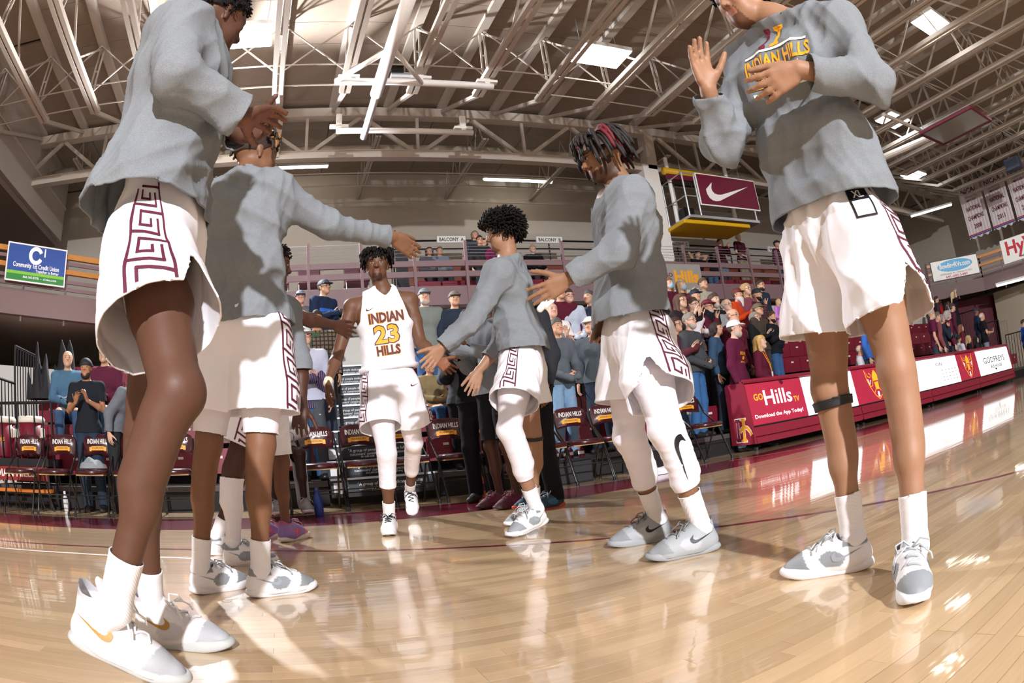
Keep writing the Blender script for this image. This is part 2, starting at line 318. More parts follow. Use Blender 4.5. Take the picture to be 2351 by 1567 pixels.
# girder on the column line
gd = obj('girder', MB().bb((-8, 11.38, 7.12), (22, 11.62, 7.32)).mesh('girder', M_steel), ceil_)
MB().bb((-8, 11.4, 6.16), (22, 11.6, 6.31)).build('bottom_chord', M_steel, gd); MB().bb((-8, 11.37, 6.30), (22, 11.63, 6.32)).build('flange', M_steel, gd)
for k in range(13):
    x = -7.6 + k * 2.28
    for a, b in (((x, 11.5, 7.15), (x + 1.14, 11.5, 6.25)), ((x + 2.28, 11.5, 7.15), (x + 1.14, 11.5, 6.25))): MB().bar(a, b, .07, .08).build('girder_diagonal', M_steel, gd)
    MB().bar((x + 1.14, 11.5, 6.25), (x + 1.14, 11.5, 7.15), .06, .06).build('girder_post', M_steel, gd)
for x in (-.3, 8.0): MB().bar((x, 11.5, 6.2), (x + .05, 11.5, 7.2), .3, .25).build('girder_bracket', M_steel, gd)
MB().tube([(-8, 12.5, 6.85), (22, 12.5, 6.85)], .14, 12).build('air_duct', mat('duct', 'b5aa9a', .5), ceil_, smooth=True)
for k in range(10):
    x = -5 + 2.28 * k; q = obj('rear_joist', MB().bb((x - .03, 11.6, 6.72), (x + .03, 15, 6.76)).bb((x + .05, 11.6, 6.72), (x + .09, 15, 6.76)).mesh('rear_joist', M_steel), ceil_)
    for i in range(5): MB().bar((x, 11.7 + i * .66, 6.74), (x, 12.03 + i * .66, 7.4), .02, .02).build('web_rod', M_steel, q); MB().bar((x, 12.36 + i * .66, 6.74), (x, 12.03 + i * .66, 7.4), .02, .02).build('web_rod', M_steel, q)
for y, z in ((12.9, 6.5), (13.6, 6.5), (14.4, 6.4)): MB().tube([(-5, y, z), (20, y, z)], .016, 5).build('sprinkler_pipe', M_steel, ceil_)
# ================================================================ furniture and fittings
M_vinyl = mat('maroon_vinyl', '3f141c', .28, var=.05, scale=8, coat=.3); M_tan = mat('seat_underside', 'b08a58', .7, var=.1); M_ctube = mat('chair_tube', '121214', .3, .2, coat=.4)
M_w = mat('print_plain_white', 'f4f2ee', .5, var=.02); M_or = mat('print_gold', 'f2a51e', .5, var=.03); M_mr = mat('print_maroon', '6a1230', .5, var=.03); M_blk = mat('print_black', '14141a', .5, var=.02)
def loft(rings, close=True):
    n = len(rings[0]); mb = MB(); mb.v = [tuple(p) for r in rings for p in r]
    for i in range(len(rings) - 1):
        for j in range(n if close else n - 1): a, b = i * n + j, i * n + (j + 1) % n; mb.f.append((a, b, b + n, a + n))
    mb.f.append(tuple(range(n - 1, -1, -1))); mb.f.append(tuple((len(rings) - 1) * n + j for j in range(n))); return mb
def backpanel():
    # curved rounded-top panel, facing -y, leaning back
    out = [(-.215, -.115), (0, -.09), (.215, -.115), (.225, .03), (.205, .09), (.16, .118), (.08, .128), (-.08, .128), (-.16, .118), (-.205, .09), (-.225, .03)]
    pts = []
    for i in range(len(out)):
        a, b = out[i], out[(i + 1) % len(out)]
        for t in (0, .33, .66): pts.append((a[0] + (b[0] - a[0]) * t, a[1] + (b[1] - a[1]) * t))
    def sh(x, z, o): return (x, .30 + .2 * z + o, .745 + z)
    rings = [[sh(x * k, z * k, o) for x, z in pts] for k, o in ((.96, -.018), (1, -.008), (1, .008), (.96, .016))]
    return loft(rings)
def chair_parts():
    d = {}
    d['backrest'] = backpanel().mesh('backrest', M_vinyl)
    sp = [(-.2, -.19), (0, -.215), (.2, -.19), (.215, 0), (.19, .18), (0, .19), (-.19, .18), (-.215, 0)]
    d['seat'] = loft([[(x * k, y * k - .02, z) for x, y in sp] for k, z in ((.97, .435), (1, .445), (1, .468), (.93, .485), (.6, .49))]).mesh('seat', M_vinyl)
    d['seat_pan'] = MB().box((0, -.02, .428), (.39, .37, .014)).mesh('seat_pan', M_tan)
    for s in (-1, 1):
        d['side_frame.%d' % s] = MB().tube([(s * .235, -.30, .02), (s * .235, -.06, .45), (s * .235, .20, .62), (s * .225, .31, .80)], .0125, 8).mesh('side_frame', M_ctube)
        d['rear_leg.%d' % s] = MB().tube([(s * .205, .20, .02), (s * .21, .0, .40), (s * .21, -.08, .44)], .0115, 8).mesh('rear_leg', M_ctube)
        d['foot.%d' % s] = MB().lathe([(.018, 0), (.018, .03), (.013, .045)], 8, (s * .235, -.305, 0)).mesh('foot', M_blk)
        d['rear_foot.%d' % s] = MB().lathe([(.018, 0), (.018, .03), (.013, .045)], 8, (s * .205, .205, 0)).mesh('foot', M_blk)
    d['front_bar'] = MB().tube([(-.235, -.19, .215), (.235, -.19, .215)], .008, 6).mesh('cross_bar', M_ctube); d['rear_bar'] = MB().tube([(-.205, .125, .16), (.205, .125, .16)], .008, 6).mesh('cross_bar', M_ctube)
    return d
CP = chair_parts()
def chair_decal(s, size, z, m, wdt, bold):
    me = text_mesh(s, size, .0006, bold).copy(); me.materials.clear(); me.materials.append(m); xs = [v.co.x for v in me.vertices]; k = wdt / (max(xs) - min(xs))
    for v in me.vertices:
        x, y, t = v.co.x * k, v.co.y, v.co.z; zz = z + y; v.co = (x, .30 + .2 * zz - .0195 - t - .0012, .745 + zz)
    return me
DEC = [('lettering', chair_decal('INDIAN HILLS', .075, .045, M_w, .31, .012)), ('ribbon_lettering', chair_decal('WARRIORS', .034, -.028, M_blk, .18, .004))]
rb = MB(); 
for i in range(8):
    x0, x1 = -.125 + i * .03125, -.125 + (i + 1) * .03125
    g = lambda x, z: (x, .30 + .2 * z - .0195 - .0006, .745 + z)
    e = .008 if i in (0, 7) else 0
    rb.add([g(x0, -.052 - e), g(x1, -.052 - e), g(x1, -.006 - e), g(x0, -.006 - e)], [(0, 1, 2, 3)])
RIB = rb.mesh('ribbon', M_or)
def chair(x, y, rz, label):
    t = thing('folding_chair', label, 'chair', (x, y, 0), rz, 'team bench folding chairs')
    for k, me in CP.items():
        o = obj(k.split('.')[0], me, t, smooth=k in ('backrest', 'seat'))
        if k == 'backrest':
            for n, m2 in DEC: obj(n, m2, o)
            obj('ribbon', RIB, o)
    return t
CH = [(-3.40, 'maroon padded folding chair nearest the left edge, in front of the water coolers'), (-2.88, 'maroon padded folding chair second from the left edge'), (-2.36, 'maroon folding chair with a grey shirt heaped on its seat'),
      (-1.86, 'maroon folding chair behind the knee of the tall left player'), (-1.34, 'maroon folding chair just right of the tall left player leg'), (-.30, 'maroon folding chair the seated dark-legged player sits on'),
      (.24, 'maroon folding chair in front of the man in the striped shirt'), (.70, 'maroon folding chair in front of the aisle stairs, left of player 23'), (1.16, 'maroon folding chair directly behind the legs of player 23'), (1.68, 'maroon folding chair right of the legs of player 23'),
      (2.14, 'maroon folding chair behind the man in the black suit'), (2.66, 'maroon folding chair half hidden behind the curly-haired player'), (3.12, 'maroon folding chair left of the two chairs by the black crate'), (3.58, 'maroon folding chair above the white towel, behind the headband player'), (4.78, 'maroon folding chair nearest the end of the scorer table')]
for x, lb in CH: chair(x, 6.60, R_(random.uniform(-4, 4)), lb).scale = (.91, 1, 1)
# ---- scorer table with lit panels
tb = thing('scorer_table', 'long maroon courtside scorer table with lit advertising panels on casters', 'table', (5.62, 6.6, 0))
M_tab = mat('table_maroon', '8e2036', .45, var=.04, scale=6); M_led = mat('lit_white_panel', 'f4f4f6', .4, emit=.9); M_ledm = mat('lit_maroon_panel', 'b02844', .4, emit=.25); M_grey = mat('panel_grey', '3a3a40', .5)
XL = 9.98
end_poly = [(-.06, .10), (.46, .10), (.50, .92), (.13, .95), (.08, .90)]
for nm, x0 in (('end_panel', 0), ('end_panel', XL - .03)):
    M = Matrix(((0, 0, 1, x0), (1, 0, 0, 0), (0, 1, 0, 0), (0, 0, 0, 1))); MB().prism(end_poly, M, .03).build(nm, M_tab, tb)
FR = frame((0, -.045, .12), (1, 0, 0), (0, .165, .81)); HH = math.hypot(.165, .81)   # slanted front plane
def fpanel(nm, x0, x1, v0, v1, m, th=.02, off=-.02, par=None): return MB().prism([(x0, v0), (x1, v0), (x1, v1), (x0, v1)], FR @ Matrix.Translation((0, 0, off)), th).build(nm, m, par or tb)
fpanel('back_board', .03, XL - .03, .0, HH, M_tab, .01, -.04)
MB().tube([(0.02, .11, .945), (XL, .11, .945)], .03, 10).build('padded_edge', M_tab, tb); MB().bb((.02, .1, .925), (XL, .5, .945)).build('table_top', M_tab, tb)
for i in range(4):
    x0, x1 = .03 + i * 2.48, .03 + (i + 1) * 2.48 - .02; fpanel('lower_board', x0, x1, .075, .20, M_tab, .03, -.02); fpanel('kick_board', x0 + .03, x1, -.02, .06, M_tab, .02, -.03); fpanel('black_trim', x0, x1, .205, .222, M_blk, .02, -.018)
    for xx in (x0 + .05, x1 - .1): MB().lathe([(.03, 0), (.03, .05)], 8, (xx, .02, .0)).build('caster', M_blk, tb)
PN = [(.05, 1.18, M_ledm), (1.19, 2.46, M_led), (2.48, 3.75, M_ledm), (3.77, 5.05, M_led), (5.07, 6.48, M_led), (6.50, 7.62, M_ledm), (7.64, 9.90, M_led)]
pan = [fpanel('lit_panel', a, b, .225, .80, m, .02, -.015) for a, b, m in PN]
def tl(s, x, v, size, m, par, width=None, bold=.02):
    me = text_mesh(s, size, .0005, bold).copy(); me.materials.clear(); me.materials.append(m)
    if width:
        xs = [q.co.x for q in me.vertices]; k = width / (max(xs) - min(xs))
        for q in me.vertices: q.co.x *= k
    o = obj('lettering', me, par); o.matrix_local = FR @ Matrix.Translation((x, v, .0065)); return o
M_lw = mat('lit_white_print', 'ffffff', .5, emit=.8); M_lo = mat('lit_gold_print', 'f5ab28', .5, emit=.5)
tl('Hills', .63, .57, .30, M_lw, pan[0], .56, .012); tl('GO', .25, .60, .13, M_lo, pan[0], .18, .02); tl('TV', 1.0, .50, .11, M_lo, pan[0], .12, .02); tl('Download the App Today!', .60, .335, .075, M_lw, pan[0], .98, .01)
tl('GODFREYS', 8.75, .54, .20, M_grey, pan[6], 1.5, .005); tl('ALE HOUSE', 8.8, .38, .10, M_blk, pan[6], .8, .02)
MB().prism([(8.72, .27), (8.80, .33), (8.64, .33)][::-1], FR @ Matrix.Translation((0, 0, .006)), .001).build('triangle', M_blk, pan[6])
tl('ON', 5.6, .66, .10, M_grey, pan[4], .3, 0.)
for r in range(4):
    for c in range(5): MB().prism([(5.65 + c * .16, .32 + r * .07), (5.72 + c * .16, .32 + r * .07), (5.72 + c * .16, .33 + r * .07), (5.65 + c * .16, .33 + r * .07)], FR @ Matrix.Translation((0, 0, .006)), .001).build('name_mark', M_grey, pan[4])
def ring(cx, cy, r, n=24, a0=0, a1=2 * math.pi): return [(cx + r * math.cos(a0 + (a1 - a0) * i / n), cy + r * math.sin(a0 + (a1 - a0) * i / n)) for i in range(n + 1)]
def stroke(pts, wd, M, m, name, par, t=.001):
    mb = MB(); n = len(pts); vs = []
    for i, p in enumerate(pts):
        a, b = Vector(pts[max(i - 1, 0)]), Vector(pts[min(i + 1, n - 1)]); d = (b - a).normalized(); q = Vector((-d.y, d.x)) * wd / 2; vs += [M @ Vector((p[0] + q.x, p[1] + q.y, t)), M @ Vector((p[0] - q.x, p[1] - q.y, t))]
    mb.add(vs, [(2 * i, 2 * i + 1, 2 * i + 3, 2 * i + 2) for i in range(n - 1)]); return mb.build(name, m, par)
stroke(ring(2.0, .5, .17), .012, FR @ Matrix.Translation((0, 0, .006)), M_mr, 'ring_mark', pan[1])
for pi_, cx in ((2, 3.12), (5, 7.06)):
    F = FR @ Matrix.Translation((cx, .515, .0065))
    for s in (-1, 1):
        stroke([(s * x, y) for x, y in ((0, -.26), (.10, -.19), (.2, -.05), (.26, .08), (.29, .26), (.22, .15), (.15, .12), (.12, .17), (.17, .2))], .016, F, M_lo, 'crest_outline', pan[pi_])
        stroke([(s * x, y) for x, y in ((.09, .07), (.13, -.02), (.19, -.03), (.24, .06))], .014, F, M_lo, 'crest_feather', pan[pi_]); stroke([(s * x, y) for x, y in ((.16, .08), (.2, 0), (.235, .1))], .018, F, M_lw, 'crest_highlight', pan[pi_]); stroke([(s * x, y) for x, y in ((.03, -.04), (.07, -.10), (.12, -.15))], .012, F, M_lo, 'crest_line', pan[pi_])
    MB().prism([(-.09, .06), (.09, .06), (.09, .13), (.05, .2), (0, .25), (-.05, .2), (-.09, .13)], F, .001).build('crest_helmet', M_lo, pan[pi_]); MB().prism([(-.05, -.09), (.05, -.09), (.06, .04), (-.06, .04)], F, .001).build('crest_guard', M_lo, pan[pi_])
    MB().prism([(-.025, -.22), (.025, -.22), (.025, -.13), (-.025, -.13)], F, .001).build('crest_bar', M_lw, pan[pi_])
# team letter mark on the table end
FE = Matrix(((0, 0, -1, -.001), (-1, 0, 0, .2), (0, 1, 0, .3), (0, 0, 0, 1)))
def serif(x, y, w_, h_, t=.03): return [(x - w_, y - h_), (x + w_, y - h_), (x + w_, y - h_ + t), (x + w_ * .45, y - h_ + t * 1.6), (x + w_ * .45, y + h_ - t * 1.6), (x + w_, y + h_ - t), (x + w_, y + h_), (x - w_, y + h_), (x - w_, y + h_ - t), (x - w_ * .45, y + h_ - t * 1.6), (x - w_ * .45, y - h_ + t * 1.6), (x - w_, y - h_ + t)]
for m, x, g, t in ((M_w, -.085, .012, .001), (M_mr, -.085, 0, .002), (M_w, .04, .012, .001), (M_or, .04, 0, .002)): MB().prism(serif(x, 0, .052 + g, .155 + g), FE, t).build('letter_mark', m, tb)
for m, wd, t in ((M_w, .062, .001), (M_or, .042, .0022)): stroke([(-.05, -.02), (0, .02), (.06, .04), (.12, .025), (.17, -.02), (.20, -.075)], wd, FE, m, 'letter_arch', tb, t)
# ---- wall signs
def sign(name, label, a, b, z0, z1, col, cat='sign', thick=.03, group=None, border=None):
    """upright board whose bottom corners stand over the floor points a and b (left to right as read)"""
    a, b = Vector((*a, 0)), Vector((*b, 0)); wd = (b - a).length; c = (a + b) / 2; t = thing(name, label, cat, (c.x, c.y, (z0 + z1) / 2), math.atan2(b.y - a.y, b.x - a.x), group)
    F = frame((0, 0, 0), (1, 0, 0), (0, 0, 1)); H_ = z1 - z0
    if border: MB().box((0, thick / 2 + .002, 0), (wd, thick, H_)).build('frame', border, t); wd2, H2 = wd - .05, H_ - .05
    else: wd2, H2 = wd, H_
    p = MB().box((0, thick / 2, 0), (wd2, thick + .004, H2)).build('board', col, t); return t, F, wd, H_
def put(t, F, s, x, y, size, m, width=None, bold=.02, off=.0035):
    me = text_mesh(s, size, .0005, bold).copy(); me.materials.clear(); me.materials.append(m)
    if width:
        xs = [q.co.x for q in me.vertices]; k = width / (max(xs) - min(xs))
        for q in me.vertices: q.co.x *= k
    o = obj('lettering', me, t); o.matrix_local = F @ Matrix.Translation((x, y, off)); return o
M_blue = mat('sign_blue', '2c4d96', .4); M_green = mat('sign_green', '2f7d3c', .4); M_lime = mat('sign_lime', '7ab53c', .4)
t, F, wd, H_ = sign('wall_sign', 'blue and green credit union sign on the left corner balcony', (-5.10, 9.07), (-4.09, 9.88), 3.42, 4.07, M_blue, border=M_w)
MB().prism([(-.62, -.30), (.62, -.30), (.62, -.185), (-.62, -.185)], F, .004).build('green_band', M_green, t); MB().prism([(-.62, -.20), (.62, -.20), (.62, -.15), (-.62, -.15)], F, .0045).build('lime_band', M_lime, t)
stroke(ring(-.02, .14, .12, 26, R_(25), R_(335)), .07, F, M_w, 'ring_logo', t, .004); put(t, F, '1', .17, .2, .2, M_w)
put(t, F, 'Community 1st Credit Union', 0, -.045, .11, M_w, 1.0); put(t, F, 'Together is Better', .25, -.12, .07, M_w, .5, .01); put(t, F, '866.360.5570  -  c1stcu.com', .1, -.24, .055, M_w, .72, .01, .006)
t, F, wd, H_ = sign('wall_sign', 'white recreational vehicle dealer sign with blue oval on the far right corner balcony', (18.06, 10.40), (19.28, 8.90), 3.46, 4.12, M_w, border=M_blk)
MB().prism([(.72 * math.cos(a * .25), .09 + .19 * math.sin(a * .25)) for a in range(25)], F, .003).build('blue_oval', mat('sign_cyan', '35a3d8', .4), t)
put(t, F, 'BowlingRVs.com', 0, .1, .22, M_w, 1.25, .03, .007); put(t, F, '14278 Bluegrass Rd. - Ottumwa, IA. 52501', 0, -.15, .08, M_blk, 1.3, 0.); put(t, F, '641-682-5487', 0, -.25, .11, mat('sign_red', 'c02030', .5), .9)
t, F, wd, H_ = sign('wall_sign', 'white grocery sign with tall red lettering at the right edge', (19.46, 7.85), (19.70, 5.6), 3.5, 4.25, M_w); put(t, F, 'HyVee', 0, .05, .6, MATS['sign_red'], 1.9, .03); put(t, F, 'EMPLOYEE OWNED', .1, -.28, .08, M_blk, 1.0)
for nm, x, lb in (('A', 3.86, 'left of the curly-haired player'), ('B', 6.3, 'right of the curly-haired player'), ('C', 10.12, 'beside the white column'), ('D', 13.9, 'partly behind the right player shorts')):
    t, F, wd, H_ = sign('balcony_sign', 'small white BALCONY %s sign on the rear balcony rail, %s' % (nm, lb), (x - .34, 13.82), (x + .34, 13.82), 5.15, 5.31, M_w, thick=.055, group='balcony letter signs'); put(t, F, 'BALCONY  ' + nm, 0, -.005, .12, M_blk, .58, .02)
t, F, wd, H_ = sign('streaming_sign', 'grey Hills streaming sign on the balcony front behind the crowd', (6.95, 10.46), (8.10, 10.46), 2.95, 3.66, mat('sign_grey', '9a9690', .5)); put(t, F, 'Hills', .18, .08, .34, M_or, .62, .04); put(t, F, 'GO', -.26, .12, .12, M_mr, .2); put(t, F, 'TV', .54, -.02, .1, M_mr, .12); put(t, F, 'Download the App Today!', 0, -.2, .1, M_w, 1.05)
M_ban = mat('banner_cloth', 'ddd2d4', .8, var=.04, scale=3, bump=.2)
for i, (y0, y1, yr) in enumerate(((9.83, 8.70, '2008'), (8.58, 7.50, '2011'), (7.36, 6.25, '2012'))):
    t = thing('championship_banner', ('leftmost', 'middle', 'rightmost')[i] + ' white hanging championship banner dated %s with red lettering' % yr, 'banner', (21.0, (y0 + y1) / 2, 5.95), -math.pi / 2, 'championship banners'); w2 = (y0 - y1) / 2
    n = 24; vs = []; fs = []
    for r in range(2):
        for j in range(n + 1): x = -w2 + 2 * w2 * j / n; vs.append((x, .012 * math.sin(j * 1.9), .96 if r == 0 else -1.0 + .04 * math.sin(j * .9)))
    for j in range(n): fs.append((j, j + 1, n + 2 + j, n + 1 + j))
    cl = MB().add(vs, fs).build('cloth', M_ban, t); cl.modifiers.new('thick', 'SOLIDIFY').thickness = .006
    for z, m in ((-.88, mat('banner_red', 'b02838', .7)), (-.93, mat('banner_blue', '2a4a9a', .7))): MB().box((0, -.018, z), (2 * w2, .006, .04)).build('stripe', m, t)
    MB().tube([(-w2, 0, .97), (w2, 0, .97)], .02, 6).build('hanging_rod', M_steel, t)
    for s in (-1, 1): MB().tube([(s * w2 * .8, 0, .97), (s * w2 * .8, 0, 1.5)], .006, 5).build('hanging_cable', M_galv, t)
    F = frame((0, -.022, 0), (1, 0, 0), (0, 0, 1))
    for s, y, sz, wv in (('NJCAA', .68, .24, .85), ('DIVISION II', .47, .11, .55), ("MEN'S GOLF", .33, .11, .5), ('NATIONAL', .03, .22, .75), ('CHAMPIONS', -.3, .22, .8), (yr, -.62, .22, .4)): put(t, F, s, 0, y, sz, M_mr, wv, .02)
# ---- lights
M_lamp = mat('lamp_white', 'ffffff', .5, emit=14.); M_lampb = mat('lamp_housing', 'dcdcd8', .5); M_tubeL = mat('tube_lamp', 'fff8e8', .5, emit=9.)
PL = [(5.02, 7.9), (-.86, 7.85), (10.15, 3.8), (12.9, 7.3), (-5.6, 3.0), (.2, 1.5), (5.2, 1.5), (16.2, 3.6), (10.2, -2), (4.5, -5), (-2, -5), (17, 9.5), (16, -3)]
PLl = ['panel lamp above the headband player', 'panel lamp beside the tall left player face', 'panel lamp at the upper right over the court', 'lower panel lamp beyond the right player', 'panel lamp over the left end', 'panel lamp overhead near the left basket', 'panel lamp overhead near the free throw line', 'panel lamp at the right picture edge', 'panel lamp behind the camera right', 'panel lamp behind the camera', 'panel lamp behind the camera left', 'panel lamp over the far right seating', 'panel lamp far right behind the camera']
for (x, y), lb in zip(PL, PLl):
    t = thing('ceiling_lamp', 'square white lit ' + lb, 'lamp', (x, y, 6.62), 0, 'ceiling panel lamps'); MB().box((0, 0, .05), (.92, .62, .08)).build('housing', M_lampb, t); MB().box((0, 0, 0), (.88, .58, .03)).build('diffuser', M_lamp, t)
    for s in (-1, 1): MB().tube([(s * .35, 0, .09), (s * .35, 0, .8)], .006, 5).build('hanger', M_galv, t)
for x, y, z, lb in ((5.75, 14, 6.86, 'long strip lamp over balcony A and B'), (.1, 14, 7.2, 'strip lamp beside the extended arm'), (19.6, 10.6, 6.1, 'strip lamp by the championship banners'), (19.2, 7.3, 2.86, 'strip lamp under the right end balcony')):
    t = thing('strip_lamp', 'lit fluorescent ' + lb, 'lamp', (x, y, z), 0 if x < 15 else R_(-70), 'strip lamps'); MB().box((0, 0, .05), (1.85, .12, .06)).build('housing', M_lampb, t); MB().tube([(-.9, 0, 0), (.9, 0, 0)], .035, 8).build('tube', M_tubeL, t)
# ---- strobe flash on the balcony corner
t = thing('strobe_flash', 'bright photographic strobe clamped high behind the two left players', 'strobe', (-1.76, 10.8, 5.78)); MB().lathe([(.05, -.12), (.06, -.1), (.06, .08), (.03, .1)], 12).build('lamp_head', M_black, t).rotation_euler = (R_(80), 0, 0)
MB().lathe([(.02, 0), (.055, .02), (.07, .06), (.072, .065)], 16).build('reflector', mat('strobe_glare', 'ffffff', .4, emit=160.), t).matrix_local = Matrix.Translation((0, -.11, -.02)) @ Matrix.Rotation(R_(100), 4, 'X')
MB().tube([(0, .03, 0), (0, .03, -1.4), (0, .03, -2.7)], .018, 8).build('stand_pole', M_black, t)
# ---- folded backstop frame under the roof
t = thing('backstop_frame', 'white tubular basketball backstop frame folded up under the roof with winch', 'backstop', (1.9, 9.3, 6.1)); M_wt = mat('white_tube', 'f0efec', .4)
for nm, a, b, r in (('cross_tube', (-1.22, -.8, 0), (1.35, -.8, 0), .06), ('cross_tube', (-1.03, .88, 0), (1.5, .88, 0), .055), ('mast_tube', (-.52, .95, -.1), (-.53, -3.3, -.15), .065), ('mast_sleeve', (-.53, -.6, -.12), (-.53, -3.6, -.16), .10), ('brace', (-1.2, -.85, -.02), (-.5, -1.9, -.1), .045), ('brace', (.18, -.8, -.02), (-.5, -1.9, -.1), .035)): MB().tube([a, b], r, 12).build(nm, M_wt, t, smooth=True)
for x, y in ((-1.0, -.8), (.15, -.8), (1.25, -.8), (-.98, .88), (1.32, .88)):
    MB().box((x, y, .09), (.34, .1, .05)).box((x, y, .04), (.08, .08, .1)).build('clamp', M_wt, t)
    MB().bb((x - .05, y - .03, .1), (x + .05, y + .03, .35)).build('hanger', M_wt, t)
MB().tube([(-.32, -.72, .14), (.25, -.72, .14)], .1, 14).build('winch_drum', M_galv, t); MB().box((-.22, -.72, .26), (.2, .2, .16)).build('winch_motor', M_black, t)
# ---- second backstop, folded, far right
t = thing('backstop_frame', 'folded glass backboard with maroon padded edge hung under the roof at far right', 'backstop', (13.3, 5.6, 5.9)); MB().box((0, 0, 0), (1.2, 1.7, .02)).build('glass_board', mat('tinted_glass', '8d938e', .15), t)
for a, b in (((-.62, -.88, 0), (-.62, .88, 0)), ((.62, -.88, 0), (.62, .88, 0)), ((-.62, -.88, 0), (.62, -.88, 0)), ((-.62, .88, 0), (.62, .88, 0))): MB().bar(a, b, .07, .06).build('padded_edge', M_mr, t)
MB().tube([(0, .9, .05), (-.4, 4.4, .1)], .09, 10).build('mast_tube', M_steel, t); MB().tube([(-2.0, 1.0, .2), (1.2, 1.0, .2)], .05, 8).build('cross_tube', M_steel, t)
for x in (-.5, .5): MB().tube([(x, .8, 0), (x, .8, 1.5)], .015, 6).build('hanger', M_galv, t)
# ---- camera platform
t = thing('camera_platform', 'hanging steel camera platform with maroon swoosh panel and yellow padding', 'platform', (9.3, 11.0, 4.9)); M_yel = mat('yellow_pad', 'd9a900', .5)
MB().box((0, .1, -.08), (2.1, .9, .06)).build('deck', M_galv, t); MB().box((-.25, .15, -.20), (1.95, .95, .09)).build('yellow_base', M_yel, t, bevel=.02); MB().tube([(-1.15, .2, 1.2), (.75, .2, 1.17)], .09, 10).build('yellow_beam', M_yel, t, smooth=True); MB().bb((-1.1, .15, 1.0), (.75, .22, 1.12)).build('maroon_valance', M_mr, t)
for x in (-1.05, -.72, .98):
    for y in (-.33, .5): MB().tube([(x, y, -.08), (x, y, .95)], .02, 6).build('rail_post', M_galv, t)
for z in (.4, .95):
    for a, b in (((-1.05, -.33, z), (1.0, -.33, z)), ((-1.05, .5, z), (1.0, .5, z)), ((-1.05, -.33, z), (-1.05, .5, z)), ((1.0, -.33, z), (1.0, .5, z))): MB().tube([a, b], .017, 6).build('rail', M_galv, t)
for x in (-.95, .85): MB().tube([(x, .3, -.1), (x, .3, 1.6)], .05, 8).build('hanger_post', M_wt, t)
pb = MB().box((.22, -.37, .58), (1.78, .03, .72)).build('swoosh_panel', M_mr, t); MB().box((.22, -.36, .58), (1.84, .02, .78)).build('panel_frame', M_w, t)
MB().prism([(x * 1.35, y * 1.35) for x, y in SWOOSH], frame((.2, -.386, .55), (1, 0, 0), (0, 0, 1)), .002).build('swoosh', M_w, pb)
MB().box((-.8, .1, .12), (.3, .25, .25)).build('camera_case', M_black, t, bevel=.03)
for x in (-.8, 1.0): MB().tube([(x, 0, .9), (x, 0, 2.5)], .008, 5).build('suspension_cable', M_galv, t)
# ---- loudspeakers under the roof
for x, y, z, lb in ((18.2, 5.9, 6.0, 'grey box loudspeaker under the roof at the right edge'),):
    t = thing('loudspeaker', lb, 'loudspeaker', (x, y, z)); MB().box((0, 0, 0), (.4, .6, .35)).build('cabinet', mat('speaker_blue', '3a4252', .6), t, bevel=.02); MB().tube([(0, 0, .17), (0, 0, 1.42)], .02, 6).build('bracket', M_black, t)
# ---- side line clutter
M_cool = mat('cooler_maroon', '6e1226', .4); M_cream = mat('cooler_cream', 'd8d2c4', .5)
for i, (x, lb) in enumerate(((-3.52, 'maroon water cooler with cream lid, right one of the pair at left'), (-4.02, 'maroon water cooler at the left picture edge'))):
    t = thing('water_cooler', lb, 'cooler', (x, 7.22, .60), 0, 'bench water coolers'); MB().lathe([(.17, 0), (.185, .03), (.20, .42)], 20).build('body', M_cool, t, smooth=True); MB().lathe([(.205, .42), (.215, .43), (.215, .47), (.19, .50), (.05, .51)], 20).build('lid', M_cream, t, smooth=True)
    for s in (-1, 1): MB().box((s * .2, -.03, .3), (.05, .09, .12)).build('handle', M_cream, t, bevel=.015)
    F = frame((0, -.196, .16), (1, 0, 0), (0, 0, 1)); put(t, F, 'INDIAN HILLS', 0, .06, .06, M_or, .24, .02, .002)
ct = thing('bench_cart', 'dark equipment cart with orange shelf carrying the water coolers', 'cart', (-3.8, 7.2, 0)); MB().box((0, 0, .55), (1.3, .5, .09)).build('top', M_black, ct); MB().box((0, -.05, .22), (1.25, .4, .04)).build('orange_shelf', mat('orange_shelf', 'c8701e', .5), ct)
MB().box((0, -.22, .42), (1.2, .02, .17)).build('front_panel', mat('red_panel', '8a2420', .5), ct)
put(ct, frame((0, -.232, .42), (1, 0, 0), (0, 0, 1)), 'INDIAN HILLS', 0, .0, .12, M_w, .8)
for x in (-.6, .6):
    for y in (-.2, .2): MB().tube([(x, y, 0), (x, y, .52)], .02, 6).build('leg', M_black, ct)
def bottle(x, y, z, h_, r, mb_, mc, label, lab=None, grp='drink bottles'):
    t = thing('drink_bottle', label, 'bottle', (x, y, z), 0, grp); MB().lathe([(r * .9, 0), (r, .01), (r, h_ * .62), (r * .45, h_ * .82), (r * .42, h_ * .9)], 12).build('body', mb_, t, smooth=True); MB().lathe([(r * .48, h_ * .88), (r * .48, h_)], 10).build('cap', mc, t)
    if lab: MB().lathe([(r * 1.02, h_ * .25), (r * 1.02, h_ * .5)], 12).build('label_band', lab, t)
M_clear = mat('clear_plastic', 'cfd4d8', .1); M_bluep = mat('blue_plastic', '27408c', .3)
bottle(.17, 6.02, 0, .27, .045, M_bluep, M_bluep, 'blue drink bottle beside the seated player shoe'); bottle(5.0, 7.15, .62, .24, .033, M_clear, M_w, 'clear water bottle with green label at the scorer table end', M_green); bottle(1.86, 6.42, 0, .3, .04, mat('orange_plastic', 'd0601c', .3), M_w, 'orange and maroon squeeze bottle behind the black shoes', M_mr); bottle(-2.95, 6.95, 0, .23, .035, M_clear, M_w, 'clear bottle under the second chair from the left')
